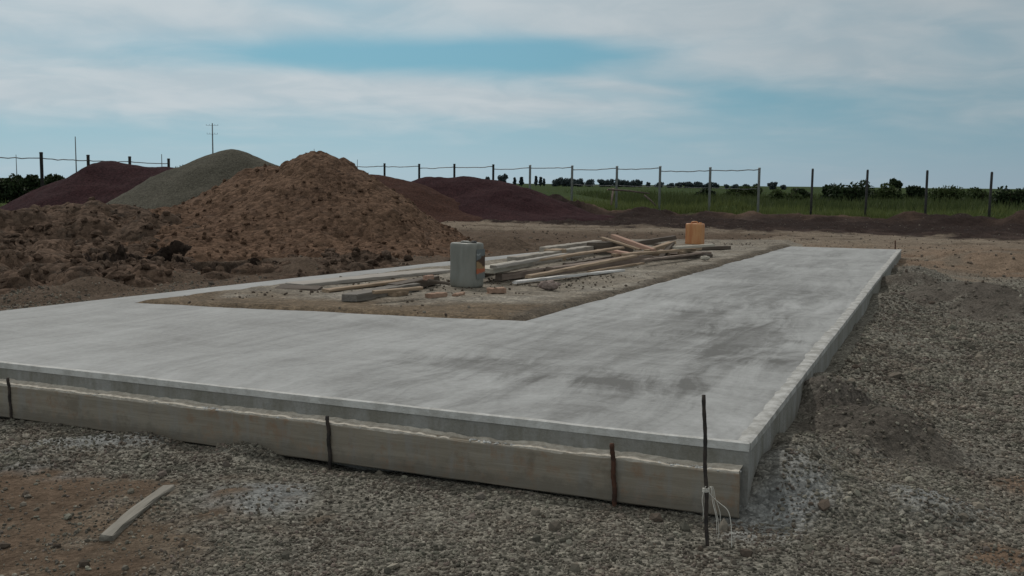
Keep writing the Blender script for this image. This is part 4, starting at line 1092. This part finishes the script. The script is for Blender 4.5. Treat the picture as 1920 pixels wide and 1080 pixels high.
pole(670, 299, 9.5, 'thin utility pole right of the soil heap beside the first rail post', 0, 0.14)

# ------------------------------------------------------------------ trees, bushes, weeds
def crown_mesh(name, lobes, nleaf, size, mat, seed, squash=0.8):
    rng = np.random.default_rng(seed); C = []
    wts = np.array([l[3] ** 2 for l in lobes]); wts = wts / wts.sum()
    idx = rng.choice(len(lobes), nleaf, p=wts)
    L = np.array(lobes)[idx]
    d = rng.normal(size=(nleaf, 3)); d /= np.linalg.norm(d, axis=1, keepdims=True)
    rad = rng.random(nleaf) ** 0.45
    ctr = L[:, :3] + d * (L[:, 3] * rad)[:, None] * np.array((1, 1, squash))
    ctr[:, 2] = np.maximum(ctr[:, 2], 0.02)
    a = rng.normal(size=(nleaf, 3)); a /= np.linalg.norm(a, axis=1, keepdims=True)
    b = rng.normal(size=(nleaf, 3)); b = np.cross(a, b); b /= np.linalg.norm(b, axis=1, keepdims=True)
    s = size * rng.uniform(0.5, 1.4, nleaf)[:, None]
    V = np.stack([ctr - a * s, ctr - b * s * 0.55, ctr + a * s, ctr + b * s * 0.55], 1).reshape(-1, 3)
    F = np.arange(nleaf * 4).reshape(-1, 4)
    return np_mesh(name, V, F, mat)

def lobes_for(kind, seed):
    rng = random.Random(seed)
    if kind == 'poplar': return [(rng.uniform(-.25, .25), rng.uniform(-.25, .25), 1.3 + i * 0.75, 0.95 - 0.07 * abs(i - 2)) for i in range(7)]
    if kind == 'wide': return [(rng.uniform(-2.4, 2.4), rng.uniform(-1.6, 1.6), rng.uniform(0.9, 3.4), rng.uniform(1.1, 1.8)) for i in range(15)]
    return [(rng.uniform(-1.6, 1.6), rng.uniform(-1.4, 1.4), rng.uniform(1.3, 4.2), rng.uniform(0.9, 1.6)) for i in range(11)]

PROTO = {}
def proto(kind, mat, seed):
    key = (kind, mat, seed)
    if key not in PROTO:
        cm = crown_mesh('crown', lobes_for(kind, seed), 1500, 0.42, M[mat], seed)
        bm = bmesh.new(); top = 3.2
        tube(bm, [(0, 0, -0.2), (0.05, 0, 1.2), (0.0, 0.05, top)], [0.22, 0.16, 0.07], 7)
        for a_ in (0.4, 2.5, 4.4): tube(bm, [(0.03, 0.02, 1.2), (0.6 * math.cos(a_), 0.6 * math.sin(a_), 2.0), (1.1 * math.cos(a_), 1.1 * math.sin(a_), 3.0)], [0.09, 0.06, 0.03], 5)
        bm.normal_update(); tm = bpy.data.meshes.new('trunk'); bm.to_mesh(tm); bm.free(); tm.materials.append(M['bark'])
        PROTO[key] = (cm, tm)
    return PROTO[key]

def tree(px, py_top, D, kind, lab, group, wpx=None, seed=1, mat='leaf_hazed', name='tree'):
    t = atY(px, py_top, D); nat = {'poplar': 6.6, 'wide': 4.9, 'round': 5.3}[kind]; wid = {'poplar': 2.2, 'wide': 7.0, 'round': 5.2}[kind]
    sz = max(t.z, 1.0) / nat; sx = (wpx * D / FPX / wid) if wpx else sz
    root = empty(name, (t.x, t.y, 0), random.uniform(0, 6.28)); root.scale = (sx, sx, sz)
    tag(root, lab, 'tree', group)
    cm, tm = proto(kind, mat, seed)
    link('crown', cm, root); link('trunk', tm, root)

GI = 'lone trees on the horizon'
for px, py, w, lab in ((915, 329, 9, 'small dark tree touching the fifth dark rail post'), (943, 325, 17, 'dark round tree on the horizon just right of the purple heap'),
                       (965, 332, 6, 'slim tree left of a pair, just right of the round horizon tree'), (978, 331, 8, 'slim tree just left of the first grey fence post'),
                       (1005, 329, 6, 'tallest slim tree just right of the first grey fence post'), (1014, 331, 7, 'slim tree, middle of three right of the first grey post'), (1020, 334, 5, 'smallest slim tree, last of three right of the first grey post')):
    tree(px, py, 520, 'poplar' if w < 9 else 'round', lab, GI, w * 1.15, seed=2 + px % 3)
GR1 = 'tree row behind the second grey post'
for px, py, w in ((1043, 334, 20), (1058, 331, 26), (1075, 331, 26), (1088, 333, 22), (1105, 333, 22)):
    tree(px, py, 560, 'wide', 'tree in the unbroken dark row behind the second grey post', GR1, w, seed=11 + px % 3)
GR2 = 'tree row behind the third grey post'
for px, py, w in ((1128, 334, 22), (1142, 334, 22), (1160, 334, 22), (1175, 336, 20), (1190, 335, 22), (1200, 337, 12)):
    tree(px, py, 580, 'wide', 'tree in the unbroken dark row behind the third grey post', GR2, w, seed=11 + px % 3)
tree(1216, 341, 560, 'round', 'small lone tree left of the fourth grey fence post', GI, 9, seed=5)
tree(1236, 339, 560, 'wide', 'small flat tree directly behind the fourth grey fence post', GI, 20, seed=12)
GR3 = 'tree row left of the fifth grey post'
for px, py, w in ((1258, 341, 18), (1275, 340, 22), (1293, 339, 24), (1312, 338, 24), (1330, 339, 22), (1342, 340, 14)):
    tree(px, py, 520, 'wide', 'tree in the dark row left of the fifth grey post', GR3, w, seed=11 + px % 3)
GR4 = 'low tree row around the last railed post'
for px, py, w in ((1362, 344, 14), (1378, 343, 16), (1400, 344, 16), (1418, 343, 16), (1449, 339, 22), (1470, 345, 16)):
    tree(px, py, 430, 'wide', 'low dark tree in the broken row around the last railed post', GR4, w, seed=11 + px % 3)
tree(1678, 334, 190, 'round', 'dark round tree standing out above the right hand bushes', GI, 26, seed=5, mat='leaf_dark')
for px, py, w, lab in ((348, 303, 22, 'dark tree clump showing left of the grey stone heap'), (330, 307, 18, 'lower dark tree between the purple and grey heaps')):
    tree(px, py, 120, 'wide', lab, GI, w, seed=11, mat='leaf_dark')

def bush(px, py_top, D, wpx, lab, group, mat='leaf_dark', seed=1, n=2200):
    t = atY(px, py_top, D); H = t.z; Wd = wpx * D / FPX
    rng = random.Random(seed)
    lob = [(rng.uniform(-.42, .42) * Wd, rng.uniform(-.3, .3) * Wd * 0.6, rng.uniform(0.12, 0.72) * H, rng.uniform(0.2, 0.3) * min(Wd, 1.6 * H)) for i in range(16)]
    root = empty('bush', (t.x, t.y, gz(t.x, t.y) if D < 100 else 0)); tag(root, lab, 'bush', group)
    link('foliage', crown_mesh('foliage', lob, n, 0.12 * max(1, D / 70), M[mat], seed), root)
    bm = bmesh.new()
    for i in range(5):
        a = i * 1.3; tube(bm, [(0, 0, -0.1), (0.15 * Wd * math.cos(a), 0.1 * Wd * math.sin(a), 0.35 * H), (0.3 * Wd * math.cos(a), 0.2 * Wd * math.sin(a), 0.75 * H)], [0.035, 0.025, 0.012], 5)
    bm_obj('stems', bm, M['bark'], root)
GB = 'bushes behind the right hand posts'
for i, (px, py, D, w, mt, lab) in enumerate((
        (1475, 352, 85, 60, 'leaf_mid', 'low green bush just left of the first dark bare post'), (1505, 347, 95, 30, 'leaf_dark', 'small dark bush touching the first dark bare post'),
        (1560, 341, 88, 36, 'leaf_dark', 'upright dark bush left of the widest one, between bare posts'), (1595, 340, 86, 75, 'leaf_dark', 'widest dark bush, beside the second bare post'),
        (1655, 347, 92, 60, 'leaf_mid', 'green bush just right of the second bare post'), (1712, 346, 95, 40, 'leaf_dark', 'small dark bush between round tree and third bare post'),
        (1780, 348, 84, 60, 'leaf_mid', 'green bush right of the third bare post'), (1835, 350, 80, 50, 'leaf_mid', 'green bush just left of the post nearest the right edge'),
        (1905, 348, 66, 70, 'leaf_dark', 'dark bush cut by the right edge of view'), (1960, 345, 66, 80, 'leaf_dark', 'dark bush beyond the right edge'),
        (1395, 348, 100, 60, 'leaf_mid', 'green bush behind the last two railed posts'), (1320, 350, 96, 36, 'leaf_dark', 'small dark bush left of the fifth grey post'))):
    bush(px, py, D, w, lab, GB, mt, 200 + i)
GL = 'weedy bushes behind the left fence'
for i, (px, py, D, w, mt, lab) in enumerate(((18, 316, 60, 60, 'leaf_dark', 'dark weedy bush at the left edge'), (55, 320, 60, 40, 'leaf_dark', 'lower dark bush just left of the first dark fence post'),
                                             (105, 316, 62, 40, 'leaf_dark', 'dark bush just right of the first dark fence post'), (-50, 314, 60, 70, 'leaf_dark', 'dark bush beyond the left edge'))):
    bush(px, py, D, w, lab, GL, mt, 260 + i)

def blades(n, xr, fy, hmin, hmax, seed, wid):
    rng = np.random.default_rng(seed)
    x = rng.uniform(xr[0], xr[1], n); y = fy(x, rng)
    dens = fbm(x, y, 0.35, 3, seed + 2) + rng.normal(0, 0.25, n) > -0.1
    x, y = x[dens], y[dens]; n = len(x)
    z = ground_h(x, y); h = rng.uniform(hmin, hmax, n) * (0.7 + 0.6 * (fbm(x, y, 0.25, 3, seed + 5) + 0.5))
    a = rng.uniform(0, 6.28, n); w = wid * rng.uniform(0.5, 1.3, n)
    lean = rng.normal(0, 0.25, (n, 2)) * h[:, None]
    p0 = np.stack([x - np.cos(a) * w, y - np.sin(a) * w, z - 0.02], 1); p1 = np.stack([x + np.cos(a) * w, y + np.sin(a) * w, z - 0.02], 1)
    p2 = np.stack([x + lean[:, 0], y + lean[:, 1], z + h], 1)
    V = np.stack([p0, p1, p2], 1).reshape(-1, 3)
    return V
V1 = blades(42000, (-9, 34), lambda x, r: yline(x, GR_A, GR_B) + 1.2 + r.exponential(9.0, len(x)), 0.12, 0.55, 300, 0.035)
V2 = blades(9000, (-26, -14.5), lambda x, r: r.uniform(26, 66, len(x)), 0.1, 0.5, 320, 0.035)
cen = V2.reshape(-1, 3, 3).mean(1); ok = (cen[:, 0] + 0.21 * (40 - cen[:, 1])) < -15.6
V2 = V2.reshape(-1, 3, 3)[ok].reshape(-1, 3)
V3 = blades(52000, (9, 62), lambda x, r: np.maximum(yline(x, GR_A, GR_B), 34) + 15 + r.gamma(2.0, 16.0, len(x)), 0.3, 0.85, 340, 0.06)
V = np.concatenate([V1, V2])
o = link('grass', np_mesh('grass', V, np.arange(len(V)).reshape(-1, 3), M['grass']))
tag(o, 'rough green grass and weeds growing behind the fences', 'grass', kind='stuff')

o = link('tall_weeds', np_mesh('tall_weeds', V3, np.arange(len(V3)).reshape(-1, 3), M['weeds']))
tag(o, 'tall dark green weeds filling the field behind the bare posts', 'weeds', kind='stuff')

# fallen branch / broken trestle by the fence
tr = empty('plank_trestle', (0, 0, 0))
q0 = atY(1150, 398, 50); tr.location = (q0.x, q0.y, 0); TO = tr.location.copy()
tag(tr, 'broken wooden trestle of thin dark poles leaning by the third grey post', 'trestle')
def stick(nm, a, b, r, mt):
    bm = bmesh.new(); tube(bm, [Vector(a) - TO, (Vector(a) + Vector(b)) / 2 - TO + Vector((0, 0, 0.03)), Vector(b) - TO], [r, r * 0.9, r * 0.7], 7)
    bm_obj(nm, bm, M[mt], tr, True)
stick('beam', atY(1140, 355, 51), atY(1218, 363, 50.4), 0.05, 'dark_wood')
stick('leg', atY(1150, 354, 51), atY(1146, 384, 50.6), 0.06, 'red_wood')
stick('leg', atY(1208, 366, 50.4), atY(1230, 386, 50), 0.05, 'dark_wood')
stick('rail', atY(1138, 356, 51.1), atY(1165, 358, 50.9), 0.03, 'tan_wood')

# ------------------------------------------------------------------ loose stones lying on the gravel
m_st, k = new_mat('mixed_gravel_stones')
r_ = k.island()
cr_ = k.t.nodes.new('ShaderNodeValToRGB'); k.put(cr_.inputs[0], r_)
els = cr_.color_ramp.elements; els[0].position = 0; els[0].color = (0.085, 0.079, 0.066, 1); els[1].position = 1.0; els[1].color = (0.36, 0.34, 0.285, 1)
for ps, c in ((0.25, (0.132, 0.122, 0.1)), (0.5, (0.175, 0.163, 0.134)), (0.62, (0.168, 0.142, 0.126)), (0.8, (0.215, 0.202, 0.165)), (0.93, (0.265, 0.25, 0.205))):
    e = els.new(ps); e.color = (*c, 1)
cr_.color_ramp.interpolation = 'CONSTANT' if False else 'LINEAR'
nn = k.noise(k.pos(), 60, 3, 0.6)
gm = k.noise(k.pos(), 1.6, 4, 0.6, 0.4); gh = k.noise(k.pos(), 3.4, 3, 0.6)
sc1 = k.mix(1.0, cr_.outputs[0], k.mix(nn, (0.75, 0.75, 0.75), (1.2, 1.2, 1.2)), 'MULTIPLY')
sc1 = k.mix(1.0, sc1, k.mix(k.step(gm, 0.36, 0.64), (0.80, 0.79, 0.78), (1.22, 1.21, 1.19)), 'MULTIPLY')
sc1 = k.mix(1.0, sc1, k.mix(k.step(gh, 0.35, 0.65), (1.04, 0.97, 0.97), (0.97, 1.0, 1.0)), 'MULTIPLY')
k.out(sc1, 0.92, k.bump(k.noise(k.pos(), 120, 3, 0.7), 0.6, 0.004), spec=0.15)

def samp(rng, n):
    # even cover near the camera, thinning with distance
    y = 3.0 + 11.5 * rng.random(n) ** 1.5; y = y + (y > 12.5) * rng.exponential(1.2, n)
    e_ = rng.uniform(-1, 1, n); x = e_ * (0.66 * y + 2.2)
    kx = (poly_sdf(x, y, OUTER) > 0.11) & (rng.random(n) < 1.1 - sstep(np.abs(x) - 0.54 * y, 0.3, 0.12 * y + 1.7))
    x, y = x[kx], y[kx]
    _, g_ = ground_tone(x, y)
    kx = rng.random(len(x)) < np.clip((g_ - 0.1) * 1.25, 0.16, 1) * np.clip(0.92 + 1.3 * fbm(x, y, 1.1, 4, 402), 0.3, 1)
    return x[kx], y[kx]
o = stones('gravel', 330000, 0.0036, 0.0120, samp, 401, m_st, ground_h)
tag(o, 'loose grey brown gravel covering the ground around the slab', 'gravel', kind='stuff')

def samp2(rng, n):
    y = 3.4 + 44 * rng.random(n) ** 1.5; x = rng.uniform(-1, 1, n) * (0.58 * y + 0.5)
    kx = (poly_sdf(x, y, OUTER) > 0.15); x, y = x[kx], y[kx]
    t_, g_ = ground_tone(x, y)
    dens = fbm(x, y, 0.7, 3, 405) * 1.2 + (1 - g_) * 1.3 + (y > 15) * 0.35
    kx = (rng.random(len(x)) < np.clip(dens * np.where(y < 8, 0.35, 1.0), 0.02, 1)) & (y < yline(x, GR_A, GR_B)); return x[kx], y[kx]
m_cl, k = new_mat('earth_clods')
tn = k.t.nodes.new('ShaderNodeValToRGB'); k.put(tn.inputs[0], k.island())
e = tn.color_ramp.elements; e[0].color = (0.085, 0.068, 0.055, 1); e[1].color = (0.22, 0.195, 0.16, 1)
for ps, c in ((0.5, (0.125, 0.10, 0.08)), (0.75, (0.16, 0.145, 0.12))):
    q = e.new(ps); q.color = (*c, 1)
k.out(tn.outputs[0], 0.95, k.bump(k.noise(k.pos(), 50, 4, 0.7), 0.6, 0.01), spec=0.1)
o = stones('earth_clods', 16000, 0.007, 0.036, samp2, 407, m_cl, ground_h, grow=False)
tag(o, 'scattered earth clods and bigger stones lying about the site', 'clods', kind='stuff')
def samp3(rng, n):
    x = rng.uniform(bx0, bx1, n); y = rng.uniform(by0, by1 - 2, n); kx = poly_sdf(x, y, INNER) < -0.05; x, y = x[kx], y[kx]
    kx = rng.random(len(x)) < np.clip(0.45 + fbm(x, y, 0.9, 3, 411), 0.05, 1); return x[kx], y[kx]
o = stones('sand_pebbles', 11000, 0.004, 0.013, samp3, 413, m_cl, lambda x, y: np.full(len(x), 0.343))
tag(o, 'pebbles and crumbs strewn over the sandy middle of the foundation', 'pebbles', kind='stuff')
